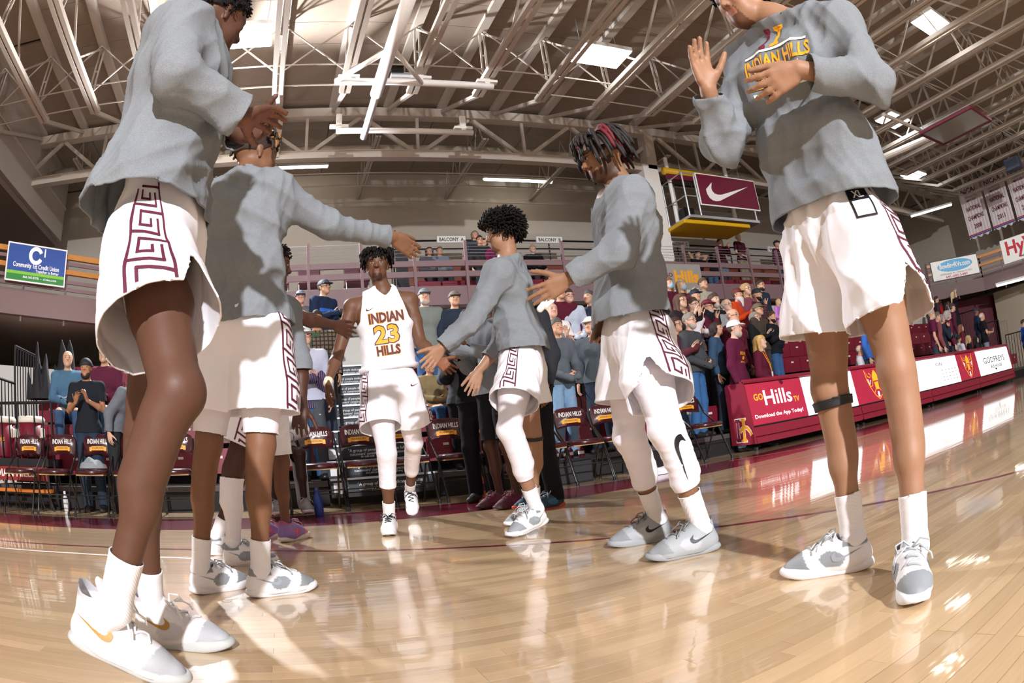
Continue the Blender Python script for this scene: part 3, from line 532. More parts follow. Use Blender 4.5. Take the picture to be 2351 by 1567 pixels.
cr = thing('bottle_crate', 'black plastic crate of white topped bottles under the chairs', 'crate', (3.0, 6.85, 0)); MB().box((0, 0, .13), (.55, .3, .26)).build('tub', mat('crate_black', '24262c', .6), cr, bevel=.02); MB().box((0, 0, .27), (.6, .34, .03)).build('rim', M_black, cr)
for i in range(5): bottle(2.82 + i * .09, 6.78 + (i % 2) * .1, .287, .14, .035, M_mr, M_w, 'white topped squeeze bottle in the black crate', M_w, 'squeeze bottles in the crate')
def heap(name, label, cat, loc, sx, sy, sz, m, seed, parts=None):
    """crumpled cloth heap"""
    rnd = random.Random(seed); n = 26; ph = [(rnd.uniform(2, 9), rnd.uniform(2, 9), rnd.uniform(0, 6)) for _ in range(7)]; vs = []; fs = []
    for i in range(n + 1):
        for j in range(n + 1):
            x, y = 2 * i / n - 1, 2 * j / n - 1; rr = math.sqrt(x * x + y * y) + 1e-6; k = min(1, max(abs(x), abs(y)) / rr); x, y = x * k, y * k; e = max(0, 1 - x * x - y * y)
            hh = math.sqrt(e) * (.7 + .12 * sum(math.sin(a * x + b * y + c) for a, b, c in ph)); vs.append((x * sx, y * sy, max(.003, hh * sz)))
    for i in range(n):
        for j in range(n): a = i * (n + 1) + j; fs.append((a, a + n + 1, a + n + 2, a + 1))
    o = MB().add(vs, fs).build(name, m, None, True, label=label, category=cat); o.location = loc; return o
heap('towel', 'crumpled white towel on the floor in front of the headband player', 'towel', (3.82, 6.12, .002), .36, .16, .09, mat('towel_white', 'eeeaf2', .95, bump=.4), 2)
heap('folded_shirt', 'crumpled grey shirt on the third chair seat', 'shirt', (-2.36, 6.60, .495), .18, .16, .13, mat('grey_shirt', '8d9196', .9), 3); heap('equipment_bag', 'black bag lying on the bleacher beside the scorer table', 'bag', (4.75, 7.5, .71), .35, .14, .16, mat('bag_black', '1d1d22', .8), 5)
heap('winter_jacket', 'dark jacket lying on the bleacher seat behind the man in grey', 'jacket', (3.55, 8.2, 1.08), .24, .14, .14, mat('jacket_dark', '2b3032', .8), 8)
heap('winter_jacket', 'black coat hung over the railing at the left of the bleachers', 'jacket', (-4.0, 8.6, 1.45), .25, .16, .75, MATS['bag_black'], 9); heap('winter_jacket', 'second black coat hung higher on the left railing', 'jacket', (-3.75, 9.2, 1.75), .22, .16, .7, MATS['bag_black'], 10)
# ---- railings beside the bleachers
def railing(x0, y0, x1, y1, z0, hgt, n, label):
    a, b = Vector((x0, y0, 0)), Vector((x1, y1, 0)); t = thing('guard_railing', label, 'railing', ((x0 + x1) / 2, (y0 + y1) / 2, z0)); c = (a + b) / 2; a, b = a - c, b - c
    for z in (.08, hgt): MB().tube([a + Vector((0, 0, z)), b + Vector((0, 0, z))], .02, 6).build('rail', M_black, t)
    for i in range(n + 1): p = a + (b - a) * i / n; MB().tube([p + Vector((0, 0, 0)), p + Vector((0, 0, hgt))], .011 if 0 < i < n else .02, 5).build('baluster', M_black, t)
railing(-4.35, 7.0, -3.1, 7.05, .0, 1.25, 9, 'black railing behind the water coolers'); railing(-4.35, 7.3, -4.35, 8.3, .3, 1.35, 8, 'black side railing at the left end of the bleachers'); railing(-4.4, 8.4, -4.4, 9.3, 1.0, 1.2, 8, 'upper black side railing by the hanging coats'); railing(-5.6, 7.5, -4.6, 8.2, .0, 1.3, 8, 'black railing at the left picture edge')
for k in range(4): railing(18.35, 7.2 + k * .9, 18.35, 7.9 + k * .9, 0, 1.3 + k * .5, 6, ['lowest', 'second', 'third', 'topmost'][k] + ' black railing at the far right end of the bleachers')
hr = thing('aisle_handrail', 'black handrail on the aisle stairs left of player 23', 'handrail', (.66, 8.6, .9)); MB().tube([(0, -.3, 0), (0, -.25, .9), (0, .3, 1.2), (0, .35, .3)], .024, 8).build('rail', M_black, hr); MB().lathe([(.05, 0), (.05, .02)], 10, (0, -.3, 0)).build('base_plate', M_black, hr)
hr = thing('aisle_handrail', 'black curved handrail behind the scorer table', 'handrail', (6.75, 7.5, .28)); MB().tube([(-.3, 0, .85), (-.05, 0, .95), (.0, 0, .85), (.02, 0, 0)], .024, 8).build('rail', M_black, hr); MB().tube([(-.3, .1, .5), (-.05, .05, .55), (.02, 0, .5)], .02, 8).build('grab_loop', M_black, hr)
# stray things on the upper level
for x, lb in ((-.35, 'leftmost'), (.25, 'second'), (1.1, 'third')):
    t = thing('stacking_chair', '%s maroon stacking chair on the balcony behind the rails' % lb, 'chair', (x + .2, 11.1, 3.08), 0, 'balcony stacking chairs'); MB().box((0, .2, .62), (.42, .04, .36)).build('backrest', mat('chair_plum', '4a1828', .6), t, bevel=.02); MB().box((0, 0, .43), (.44, .42, .05)).build('seat', MATS['chair_plum'], t, bevel=.02)
    for a in (-1, 1):
        for b in (-1, 1): MB().tube([(a * .2, b * .19, 0), (a * .2, b * .19, .42)], .011, 6).build('leg', M_galv, t)
# ================================================================ organic surfaces: smooth unions of tapered limbs, meshed
def V3(a): return np.array(a, float)
def unit(a): a = np.array(a, float); return a / (np.linalg.norm(a) + 1e-12)
class Sdf:
    """a list of tapered capsules (a, b, ra, rb, blend, flat axis, flat factor)"""
    def __init__(s): s.p = []
    def cap(s, a, b, ra, rb=None, k=.02, n=None, fl=1.): s.p.append((V3(a).astype(np.float32), V3(b).astype(np.float32), float(ra), float(ra if rb is None else rb), k, None if n is None else unit(n).astype(np.float32), fl)); return s
    def ball(s, c, r, k=.02, n=None, fl=1.): return s.cap(c, V3(c) + 1e-5, r, r, k, n, fl)
    def chain(s, pts, rs, k=.02, n=None, fl=1.):
        for i in range(len(pts) - 1): s.cap(pts[i], pts[i + 1], rs[i], rs[i + 1], k, n, fl)
        return s
    def ext(s, o): s.p += o.p; return s
    def one(s, q, P):
        a, b, ra, rb, k, n, fl = q; ab = b - a; L2 = float(ab @ ab) + 1e-12; d = P - a; t = (d @ ab) * np.float32(1 / L2); np.clip(t, 0, 1, t); d -= t[..., None] * ab
        if n is not None: d = d + (d @ n)[..., None] * n * (fl - 1)
        return np.sqrt(np.einsum('...i,...i', d, d)) - (ra + (rb - ra) * t)
    def val(s, P, idx=None):
        r = None
        for i in (range(len(s.p)) if idx is None else idx):
            q = s.p[i]; d = s.one(q, P)
            if r is None: r = d
            else: k = q[4]; hh = np.maximum(k - np.abs(r - d), 0) / k; r = np.minimum(r, d) - hh * hh * k * .25
        return r
    def mesh(s, vox, off=0., disp=None, B=12):
        """naive surface nets over the active blocks; returns verts, quads"""
        pr = s.p; lo = np.min([np.minimum(q[0], q[1]) - max(q[2], q[3]) for q in pr], 0) - off - 3 * vox; hi = np.max([np.maximum(q[0], q[1]) + max(q[2], q[3]) for q in pr], 0) + off + 3 * vox
        nb = np.ceil((hi - lo) / (vox * B)).astype(int); n = nb * B + 1; A = np.ones(n, np.float32)
        bi = np.stack(np.meshgrid(*[np.arange(k) for k in nb], indexing='ij'), -1).reshape(-1, 3); cen = lo + (bi + .5) * vox * B; hd = vox * B * .5 * 1.74
        D = np.stack([s.one(q, cen) for q in pr], 1); dm = D.min(1); ax = np.arange(B + 1) * vox; G = np.stack(np.meshgrid(ax, ax, ax, indexing='ij'), -1).astype(np.float32)
        for j in range(len(bi)):
            i0 = bi[j] * B; sl = tuple(slice(a, a + B + 1) for a in i0)
            if dm[j] > hd + off + .025: continue
            if dm[j] < -hd - .03: A[sl] = -1; continue
            idx = np.nonzero(D[j] < min(dm[j], 0) + 2 * hd + .05)[0]
            P = G + (lo + i0 * vox).astype(np.float32); v = s.val(P, idx) - off
            A[sl] = v
        return nets(A, lo.astype(float), vox)
def nets(A, lo, vox):
    S = A < 0; n = A.shape; c = np.zeros(tuple(k - 1 for k in n), np.uint8)
    for dx in (0, 1):
        for dy in (0, 1):
            for dz in (0, 1): c += S[dx:n[0] - 1 + dx, dy:n[1] - 1 + dy, dz:n[2] - 1 + dz]
    I = np.argwhere((c > 0) & (c < 8)); 
    if len(I) == 0: return np.zeros((0, 3)), np.zeros((0, 4), int)
    vid = -np.ones(c.shape, np.int64); vid[I[:, 0], I[:, 1], I[:, 2]] = np.arange(len(I)); acc = np.zeros((len(I), 3)); cnt = np.zeros(len(I)); C8 = {}
    for dx in (0, 1):
        for dy in (0, 1):
            for dz in (0, 1): C8[dx, dy, dz] = A[I[:, 0] + dx, I[:, 1] + dy, I[:, 2] + dz].astype(float)
    for ax in range(3):
        for u in (0, 1):
            for w_ in (0, 1):
                p = [u, w_]; a = p[:]; a.insert(ax, 0); b = p[:]; b.insert(ax, 1); va, vb = C8[tuple(a)], C8[tuple(b)]; m = (va < 0) != (vb < 0); t = va / (va - vb + 1e-20); q = np.tile(np.array(a, float), (len(I), 1)); q[:, ax] = t; acc[m] += q[m]; cnt += m
    V = lo + (I + acc / cnt[:, None]) * vox; F = []
    for ax in range(3):
        o = [k for k in range(3) if k != ax]; sl0 = [slice(1, n[k] - 1) for k in range(3)]; sl1 = sl0[:]; sl0[ax] = slice(0, n[ax] - 1); sl1[ax] = slice(1, n[ax]); s0, s1 = S[tuple(sl0)], S[tuple(sl1)]
        E = np.argwhere(s0 != s1); base = E.copy(); base[:, o[0]] += 1; base[:, o[1]] += 1; flip = s0[E[:, 0], E[:, 1], E[:, 2]]
        def cell(d0, d1): q = base.copy(); q[:, o[0]] += d0; q[:, o[1]] += d1; return vid[q[:, 0], q[:, 1], q[:, 2]]
        Q = np.stack([cell(-1, -1), cell(0, -1), cell(0, 0), cell(-1, 0)], 1)
        if ax == 1: flip = ~flip
        Q[~flip] = Q[~flip][:, ::-1]; F.append(Q)
    return V, np.concatenate(F)
def cut(V, F, fn):
    """keep the part where fn(V) > 0, the rim laid exactly on the cut"""
    g = fn(V); inside = g > 0; keep = inside[F].any(1); F = F[keep]; used = np.unique(F); eps = .004
    out = used[~inside[used]]
    for _ in range(4):
        P = V[out]; g0 = fn(P); gr = np.stack([(fn(P + e) - g0) / eps for e in np.eye(3) * eps], 1); V[out] = P - gr * (g0 / ((gr * gr).sum(1) + 1e-9))[:, None].clip(-.05, .05)
    remap = -np.ones(len(V), int); remap[used] = np.arange(len(used)); return V[used], remap[F]
def vnormals(V, F):
    fn = np.cross(V[F[:, 2]] - V[F[:, 0]], V[F[:, 3]] - V[F[:, 1]]); N = np.zeros_like(V)
    for i in range(4): np.add.at(N, F[:, i], fn)
    return N / (np.linalg.norm(N, axis=1)[:, None] + 1e-12)
def relax(V, F, it=2, lam=.5):
    for _ in range(it):
        S = np.zeros_like(V); c = np.zeros(len(V))
        for i in range(4):
            np.add.at(S, F[:, i], V[F[:, (i + 1) % 4]]); np.add.at(S, F[:, i], V[F[:, (i + 3) % 4]]); np.add.at(c, F[:, i], 2)
        V = V + lam * (S / np.maximum(c, 1)[:, None] - V)
    return V
def npmesh(name, V, F, m=None, tint=None):
    me = bpy.data.meshes.new(name); nf = len(F); me.vertices.add(len(V)); me.vertices.foreach_set('co', V.astype(np.float32).ravel()); me.loops.add(nf * 4); me.loops.foreach_set('vertex_index', F.astype(np.int32).ravel())
    me.polygons.add(nf); me.polygons.foreach_set('loop_start', np.arange(0, nf * 4, 4, dtype=np.int32)); me.polygons.foreach_set('use_smooth', np.ones(nf, bool))
    if tint is not None:
        a = me.attributes.new('tint', 'FLOAT_COLOR', 'POINT'); a.data.foreach_set('color', np.c_[tint, np.ones(len(V))].astype(np.float32).ravel())
    me.update(calc_edges=True); me.validate()
    if m is not None: me.materials.append(m)
    return me
def folds(V, N, amp, dirs, seed, freq=22., warp=3.):
    """cloth folds: ridged waves, mostly along the given directions"""
    r = np.random.RandomState(seed); d = np.zeros(len(V))
    for i in range(8):
        kk = 1. if i < 5 else .45; fq = freq if i < 5 else freq * 2.3
        u = unit(V3(dirs[i % len(dirs)]) + r.normal(0, .22, 3)); w_ = r.normal(0, 1, 3); ph = r.uniform(0, 6.28); fr = fq * r.uniform(.6, 1.5)
        x = V @ u * fr + warp * np.sin(V @ w_ * 4 + ph) + 1.5 * np.sin(V @ r.normal(0, 1, 3) * 9); mod = .5 + .5 * np.sin(V @ r.normal(0, 1, 3) * 7 + ph); d += (1 - np.abs(np.sin(x + ph)) ** .7) * mod * kk
    return V + N * ((d - d.mean()) * amp)[:, None]
def mirror_frame(fwd, up):
    f = unit(fwd); u = unit(V3(up) - f * (V3(up) @ f)); r = np.cross(f, u); return r, f, u   # right, forward, up
# ---------------------------------------------------------------- anatomy
def head_sdf(S, c, fwd, up, sc_=1., male=True, fine=True):
    r, f, u = mirror_frame(fwd, up); c = V3(c); g = lambda x, y, z: c + (r * x + f * y + u * z) * sc_; q = sc_
    S.cap(g(0, -.022, .03), g(0, .018, .03), .078 * q, .078 * q, .02)                   # cranium
    S.cap(g(0, .012, -.035), g(0, .05, -.075), .058 * q, .038 * q, .03)                  # jaw
    S.cap(g(-.028, .045, -.055), g(.028, .045, -.055), .033 * q, .033 * q, .03)
    S.cap(g(-.03, .066, -.012), g(.03, .066, -.012), .026 * q, .026 * q, .02)            # cheeks
    S.cap(g(-.028, .082, .025), g(.028, .082, .025), .012 * q, .012 * q, .02)            # brow
    S.cap(g(0, .088, .012), g(0, .106, -.022), .009 * q, .013 * q, .012); 
    for x in (-1, 1): S.ball(g(x * .012, .097, -.025), .009 * q, .008)                   # nostrils
    S.cap(g(-.017, .085, -.047), g(.017, .085, -.047), .0085 * q, .0085 * q, .008); S.cap(g(-.014, .083, -.058), g(.014, .083, -.058), .0095 * q, .0095 * q, .008)
    S.ball(g(0, .072, -.085), .022 * q, .02)                                             # chin
    for x in (-1, 1): S.cap(g(x * .078, -.008, .012), g(x * .074, -.002, -.028), .015 * q, .010 * q, .01, n=r, fl=2.2)
    return (c, r, f, u, q)
def head_tint(V, hf, skin_c='c9a184', skin_d=False, beard=None, brow=(.12, .09, .08), goatee=False):
    """colours that belong to the face: lips, eyes, brows, beard"""
    c, r, f, u, q = hf; d = (V - c) / q; x, y, z = d @ r, d @ f, d @ u; t = np.ones((len(V), 3)); ax = np.abs(x); front = y > .045
    lips = front & (((x / .025) ** 2 + ((z + .0525) / .0125) ** 2) < 1); t[lips] = (1.0, .62, .60) if not skin_d else (1.25, .72, .72)
    mouth = front & (ax < .022) & (np.abs(z + .0525) < .0016); t[mouth] = (.45, .3, .3)
    B0 = np.array(lin(skin_c)); goat = ((ax < .034) & (z < -.068) & (z > -.118) & (y > .03)) | (front & (ax < .027) & (z < -.0375) & (z > -.042)) | (front & (ax > .024) & (ax < .03) & (z < -.04) & (z > -.075))
    if goatee: t[goat & ~lips] = beard
    elif beard is not None:
        b = ((y > .0) & (z < -.062) & (z > -.125)) | ((y > .03) & (ax < .03) & (z < -.036) & (z > -.043)) | ((ax > .05) & (z < -.02) & (z > -.11) & (y > -.01) & (y < .05)); t[b & ~lips & (np.linalg.norm(d, axis=1) < .16)] = beard
    eye = front & ((((ax - .031) / .0165) ** 2 + ((z - .004) / .0068) ** 2) < 1); iris = front & ((((ax - .031) / .0065) ** 2 + ((z - .004) / .0066) ** 2) < 1)
    lid = front & ((((ax - .031) / .0185) ** 2 + ((z - .0115) / .0035) ** 2) < 1); t[lid] = (.35, .3, .3)
    br = front & (((ax - .031) / .022) ** 2 + ((z - .0235 - .004 * (1 - ((ax - .031) / .02) ** 2)) / .0050) ** 2 < 1); t[br] = brow
    nos = (y > .094) & (z < -.026) & (z > -.034) & (ax > .006) & (ax < .015); t[nos] = (.4, .3, .3)
    return t
def lens(w_, d_, h_, n=10):
    return MB().add([(0, -d_, 0)] + [(w_ * math.cos(a * 6.2832 / n) * k, -d_ * math.sqrt(1 - k * k), h_ * math.sin(a * 6.2832 / n) * k) for k in (.6, 1.) for a in range(n)], [(0, 1 + (a + 1) % n, 1 + a) for a in range(n)] + [(1 + a, 1 + (a + 1) % n, 1 + n + (a + 1) % n, 1 + n + a) for a in range(n)])
EYE = {}
def eyes(S, hf, parent, local=None, simple=False):
    """eyes set on the face where the surface lies"""
    c, r, f, u, q = hf
    if not EYE: EYE.update(w=lens(.0145, .0045, .0062).mesh('eye', mat('eye_white', '9a938c', .25)), i=lens(.0058, .002, .0058).mesh('iris', mat('iris_dark', '1a100c', .15)), d=lens(.0135, .004, .0062).mesh('eye', mat('eye_dark', '2a1c18', .3)))
    for x in (-1, 1):
        ys = np.linspace(.13, .05, 60); P = np.array([c + (r * x * .031 + f * y + u * .004) * q for y in ys]); v = S.val(P.astype(np.float32)); k = np.argmax(v < 0); p = P[k]
        M = Matrix((-r, -f, u)).transposed().to_4x4() @ Matrix.Rotation(-x * .22, 4, 'Z'); M.translation = Vector(p - f * .0005); o = obj('eye', EYE['d' if simple else 'w'], parent, smooth=True); o.matrix_local = M
        if not simple: i = obj('iris', EYE['i'], o, smooth=True); i.location = (0, -.0034, 0)
def hand_sdf(S, wr, tip, palm, curl=(.25, .25, .3, .35), thumb=.6, spread=.10, side=None, k=.9, tc=.3, L=None, nails=None):
    """wrist, middle finger tip direction, palm normal; side = direction of the thumb"""
    wr = V3(wr); d = unit(V3(tip) - wr); s_ = V3(side); s_ = unit(s_ - d * (s_ @ d)); n = np.cross(d, s_); n = n if n @ V3(palm) > 0 else -n; L = L or .19; q = L / .19
    p0 = wr + d * .02 * q; P = lambda a, b, c_=0: wr + (d * a + s_ * b + n * c_) * q
    S.cap(P(.0, .005), P(.045, .012), .025 * q, .021 * q, .015, n=n, fl=1.35)
    for b in (.030, .010, -.010, -.028): S.cap(P(.03, b * .7), P(.088 - abs(b - .008) * .25, b), .0165 * q, .0125 * q, .010, n=n, fl=1.1)
    S.cap(P(.025, .018, .006), P(.05, .033, .010), .017 * q, .015 * q, .012)
    for i, (b, ln) in enumerate(((.030, .082), (.010, .092), (-.010, .086), (-.028, .068))):
        base = P(.088 - abs(b - .008) * .25, b); a = spread * (1.6, .45, -.55, -1.7)[i]; dd = unit(d * math.cos(a) + s_ * math.sin(a)); cu = curl[i]; p = base; ang = cu * .7
        for fr, rr in ((.46, .0098), (.30, .0090), (.24, .0080)):
            v = dd * math.cos(ang) + n * math.sin(ang); p2 = p + v * ln * q * fr; S.cap(p, p2, (rr + .0008) * q, rr * q, .003); p = p2; ang += cu * 1.05
        if nails is not None: nails.append((p, v, -n * math.cos(ang - cu) + dd * math.sin(ang - cu)))
    v = unit(d * math.cos(thumb * 1.15) + s_ * math.sin(thumb * 1.15) + n * tc); p = P(.035, .034, .008)
    for ln, rr in ((.042, .0125), (.034, .0112), (.026, .0095)): p2 = p + v * ln * q; S.cap(p, p2, (rr + .001) * q, rr * q, .005); p = p2; v = unit(v + d * .18)
    return S
def foot_sdf(S, ank, heel, toe):
    heel, toe, ank = V3(heel), V3(toe), V3(ank); d = toe - heel
    S.cap(ank, heel + d * .22 + [0, 0, .05], .036, .034, .02); S.cap(heel + d * .2 + [0, 0, .045], heel + d * .8 + [0, 0, .025], .033, .024, .02)
def leg_sdf(S, hip, kne, ank, fwd, q=1.):
    hip, kne, ank = V3(hip), V3(kne), V3(ank); sh = ank - kne; f = unit(V3(fwd) - unit(sh) * (V3(fwd) @ unit(sh)))
    S.chain([hip, hip + (kne - hip) * .45 + f * .012, kne], [.092 * q, .080 * q, .058 * q], .03); S.ball(kne + f * .018, .047 * q, .03); S.cap(kne - f * .012 + sh * .12, kne + sh * .42 - f * .020, .052 * q, .047 * q, .03); S.chain([kne, kne + sh * .5 + f * .004, ank], [.050 * q, .042 * q, .034 * q], .03)
def arm_sdf(S, sh, el, wr, q=1.):
    sh, el, wr = V3(sh), V3(el), V3(wr); S.ball(sh, .062 * q, .03); S.chain([sh, sh + (el - sh) * .5, el], [.054 * q, .050 * q, .040 * q], .02); S.chain([el, el + (wr - el) * .3, wr], [.041 * q, .043 * q, .026 * q], .02)
def torso_sdf(S, J, fwd, q=1., belly=0.):
    hc = (J['hipL'] + J['hipR']) / 2; nk = J['neck']; f = unit(fwd); S.cap(J['hipL'], J['hipR'], .105 * q, .105 * q, .05); ax = nk - hc; r = unit(J['shR'] - J['shL']); sm = (J['shL'] + J['shR']) / 2
    S.cap(hc + ax * .12 - r * .05, hc + ax * .12 + r * .05, .105 * q, .105 * q, .05); S.cap(hc + ax * .35 - r * .05 * q, hc + ax * .35 + r * .05 * q, .100 * q, .100 * q, .06, n=f, fl=1.08)
    S.cap(hc + ax * .66 - r * .085 * q, hc + ax * .66 + r * .085 * q, .112 * q, .112 * q, .06, n=f, fl=1.08); S.cap(sm - r * .11 * q - ax * .08, sm + r * .11 * q - ax * .08, .075 * q, .075 * q, .06)
    S.cap(J['shL'], nk - ax * .03, .05, .048, .05); S.cap(J['shR'], nk - ax * .03, .05, .048, .05)
    if belly: S.ball(hc + ax * .3 + f * .06, .10 + belly, .06)
# ---------------------------------------------------------------- clothing, shoes and decals
def bvh_of(V, F): return BVHTree.FromPolygons([tuple(p) for p in V], [tuple(q) for q in F])
def cloth(name, S, vox, m, parent, cuts=(), amp=0., dirs=((0, 0, 1),), seed=1, freq=22., off=0., thick=.004, rel=2, label=None, mask=None):
    V, F = S.mesh(vox, off); V = relax(V, F, rel)
    for c in cuts: V, F = cut(V, F, c)
    if amp:
        N = vnormals(V, F); W_ = folds(V, N, amp, dirs, seed, freq); V = W_ if mask is None else V + (W_ - V) * mask(V)[:, None]
    o = obj(name, npmesh(name, V, F, m), parent, label=label)
    if thick: md = o.modifiers.new('thick', 'SOLIDIFY'); md.thickness = thick; md.offset = -1
    return o, V, F
def plane(p, n): p, n = V3(p), unit(n); return lambda V: (V - p) @ n
def fine_mesh(me, lim):
    bm = bmesh.new(); bm.from_mesh(me); bmesh.ops.triangulate(bm, faces=bm.faces)
    for _ in range(5):
        e = [x for x in bm.edges if x.calc_length() > lim]
        if not e: break
        bmesh.ops.subdivide_edges(bm, edges=e, cuts=1); bmesh.ops.triangulate(bm, faces=[f for f in bm.faces if len(f.verts) > 3])
    r = bpy.data.meshes.new('decal'); bm.to_mesh(r); bm.free(); return r
def project(name, me, M, bvh, m, parent, off=.0025, lim=.02, bend=None, start=.25):
    """print laid on a surface: the flat mesh is dropped onto it along the frame's -z"""
    me = fine_mesh(me, lim); n = M.to_3x3() @ Vector((0, 0, 1))
    for v in me.vertices:
        x, y = v.co.x, v.co.y
        if bend: x, y = bend(x, y)
        p = M @ Vector((x, y, 0)); h_ = bvh.ray_cast(p + n * start, -n, .6)
        v.co = (h_[0] + n * off) if h_[0] is not None else p
    me.materials.clear(); me.materials.append(m); return obj(name, me, parent)
def text2(s, size, width=None, bold=.03):
    me = text_mesh(s, size, 0, bold).copy()
    if width:
        xs = [q.co.x for q in me.vertices]; k = width / (max(xs) - min(xs))
        for q in me.vertices: q.co.x *= k
    return me
def poly2(pts): return MB().add([(x, y, 0) for x, y in pts], [tuple(range(len(pts)))]).mesh('poly')
def nframe(o, x, n):
    n = unit(n); x = V3(x); x = unit(x - n * (x @ n)); y = np.cross(n, x); M = Matrix((x, y, n)).transposed().to_4x4(); M.translation = Vector(o); return M
KEY = [[(-.5, -.02), (.28, -.02), (.28, .52), (-.1, .52), (-.1, .26)], [(.5, .98 - .26), (.5, .98 - .26)], [(.5, .24), (.5, .24)], [(.5, .76), (-.3, .76), (-.3, .26)]]
def greek(name, C0, C1, out, bvh, m, parent, wd=.11, per=.105, lw=.0092, skew=-.3, rho=.15):
    """meander band running down the side of the shorts from C0 to C1, around the direction out"""
    C0, C1, out = V3(C0), V3(C1), unit(out); ax = C1 - C0; L = np.linalg.norm(ax); ax = ax / L; out = unit(out - ax * (out @ ax)); tau = np.cross(ax, out); mb = MB()
    def P(a, b):
        ph = a / rho; d = out * math.cos(ph) + tau * math.sin(ph); c = C0 + ax * b; h_ = bvh.ray_cast(Vector(c + d * .5), Vector(-d), .6); return None if h_[0] is None else V3(h_[0]) + d * .0022
    def seg(p, q):
        n = max(1, int(math.hypot(q[0] - p[0], q[1] - p[1]) / .012)); dx, dy = q[0] - p[0], q[1] - p[1]; l = math.hypot(dx, dy) + 1e-9; nx, ny = -dy / l * lw / 2, dx / l * lw / 2; dx, dy = dx / l * lw / 2, dy / l * lw / 2; prev = None
        for i in range(n + 1):
            t = i / n; x = p[0] + (q[0] - p[0]) * t + (dx if i == n else -dx if i == 0 else 0); y = p[1] + (q[1] - p[1]) * t + (dy if i == n else -dy if i == 0 else 0)
            if not -.01 < y < L: prev = None; continue
            A, B = P(x + nx, y + ny), P(x - nx, y - ny)
            if A is None or B is None: prev = None; continue
            k = len(mb.v); mb.v += [tuple(A), tuple(B)]
            if prev is not None: mb.f.append((prev, prev + 1, k + 1, k))
            prev = k
    for s in (-1, 1): seg((s * wd / 2, 0), (s * wd / 2, L))
    for r in range(-1, int(L / per) + 1):
        y0 = r * per
        for pl in ([(-.5, 0), (.26, 0), (.26, .50), (-.08, .50), (-.08, .27)], [(.5, .75), (-.3, .75), (-.3, .25)]):
            for p, q in zip(pl, pl[1:]): seg((p[0] * wd, y0 + (p[1] + skew * p[0]) * per), (q[0] * wd, y0 + (q[1] + skew * q[0]) * per))
    return mb.build(name, m, parent)
M_key = mat('meander_print', '5a1430', .7); M_hy = heather('heather_grey', '83888d'); M_shorts = mat('white_jersey_knit', 'f0eef4', .75, var=.02, scale=40, bump=.15, bscale=900, spec=.2); M_tights = mat('white_tights', 'ece8f0', .6, var=.03, scale=30, bump=.1)
def sock_mat():
    m = mat('ribbed_sock', 'f0eef2', .9, var=.02); nt = m.node_tree; N = nt.nodes; w_ = N.new('ShaderNodeTexWave'); w_.inputs['Scale'].default_value = 55; tc = N.new('ShaderNodeTexCoord'); nt.links.new(tc.outputs['Object'], w_.inputs['Vector']); w_.bands_direction = 'DIAGONAL'
    bp = N.new('ShaderNodeBump'); bp.inputs['Strength'].default_value = .25; bp.inputs['Distance'].default_value = .003; nt.links.new(w_.outputs['Fac'], bp.inputs['Height']); nt.links.new(bp.outputs['Normal'], N['Principled BSDF'].inputs['Normal']); return m
M_sock = sock_mat()
SKIN = {}
def skin(c, dark=False):
    k = 'skin_' + c
    if k not in MATS:
        m = mat(k, c, .50, var=.10, scale=25, bump=.12, bscale=420, attr=True, spec=.35); b = m.node_tree.nodes['Principled BSDF']; b.inputs['Subsurface Weight'].default_value = .06; b.inputs['Subsurface Radius'].default_value = (.01, .004, .002)
    return MATS[k]
# ---- shoes
def shoe_sdf(hi):
    S = Sdf(); S.cap((.045, 0, .045), (.10, 0, .05), .040, .042, .02); S.cap((.05, 0, .05), (.075, 0, .115 + hi), .040, .046, .02, n=(0, 1, 0), fl=1.05); S.cap((.09, 0, .055), (.20, 0, .042), .046, .042, .03, n=(0, 0, 1), fl=1.0)
    S.cap((.11, .006, .04), (.225, .008, .032), .044, .042, .03); S.cap((.22, .004, .033), (.272, .0, .028), .041, .030, .03); S.cap((.10, 0, .085 + hi * .5), (.17, 0, .07), .032, .028, .03); return S
OUTL = [(0, .0), (.004, .024), (.03, .037), (.09, .038), (.15, .040), (.20, .047), (.25, .046), (.285, .034), (.305, .012), (.308, -.01), (.295, -.034), (.26, -.046), (.21, -.049), (.15, -.042), (.09, -.039), (.03, -.037), (.004, -.024)]
_o = [Vector(p) for p in OUTL]; _n = len(_o)
OUTL = [tuple(((-t + 2 * t * t - t ** 3) * _o[i - 1] + (2 - 5 * t * t + 3 * t ** 3) * _o[i] + (t + 4 * t * t - 3 * t ** 3) * _o[(i + 1) % _n] + (t ** 3 - t * t) * _o[(i + 2) % _n]) * .5) for i in range(_n) for t in (0, .33, .66)]
SHOE = {}
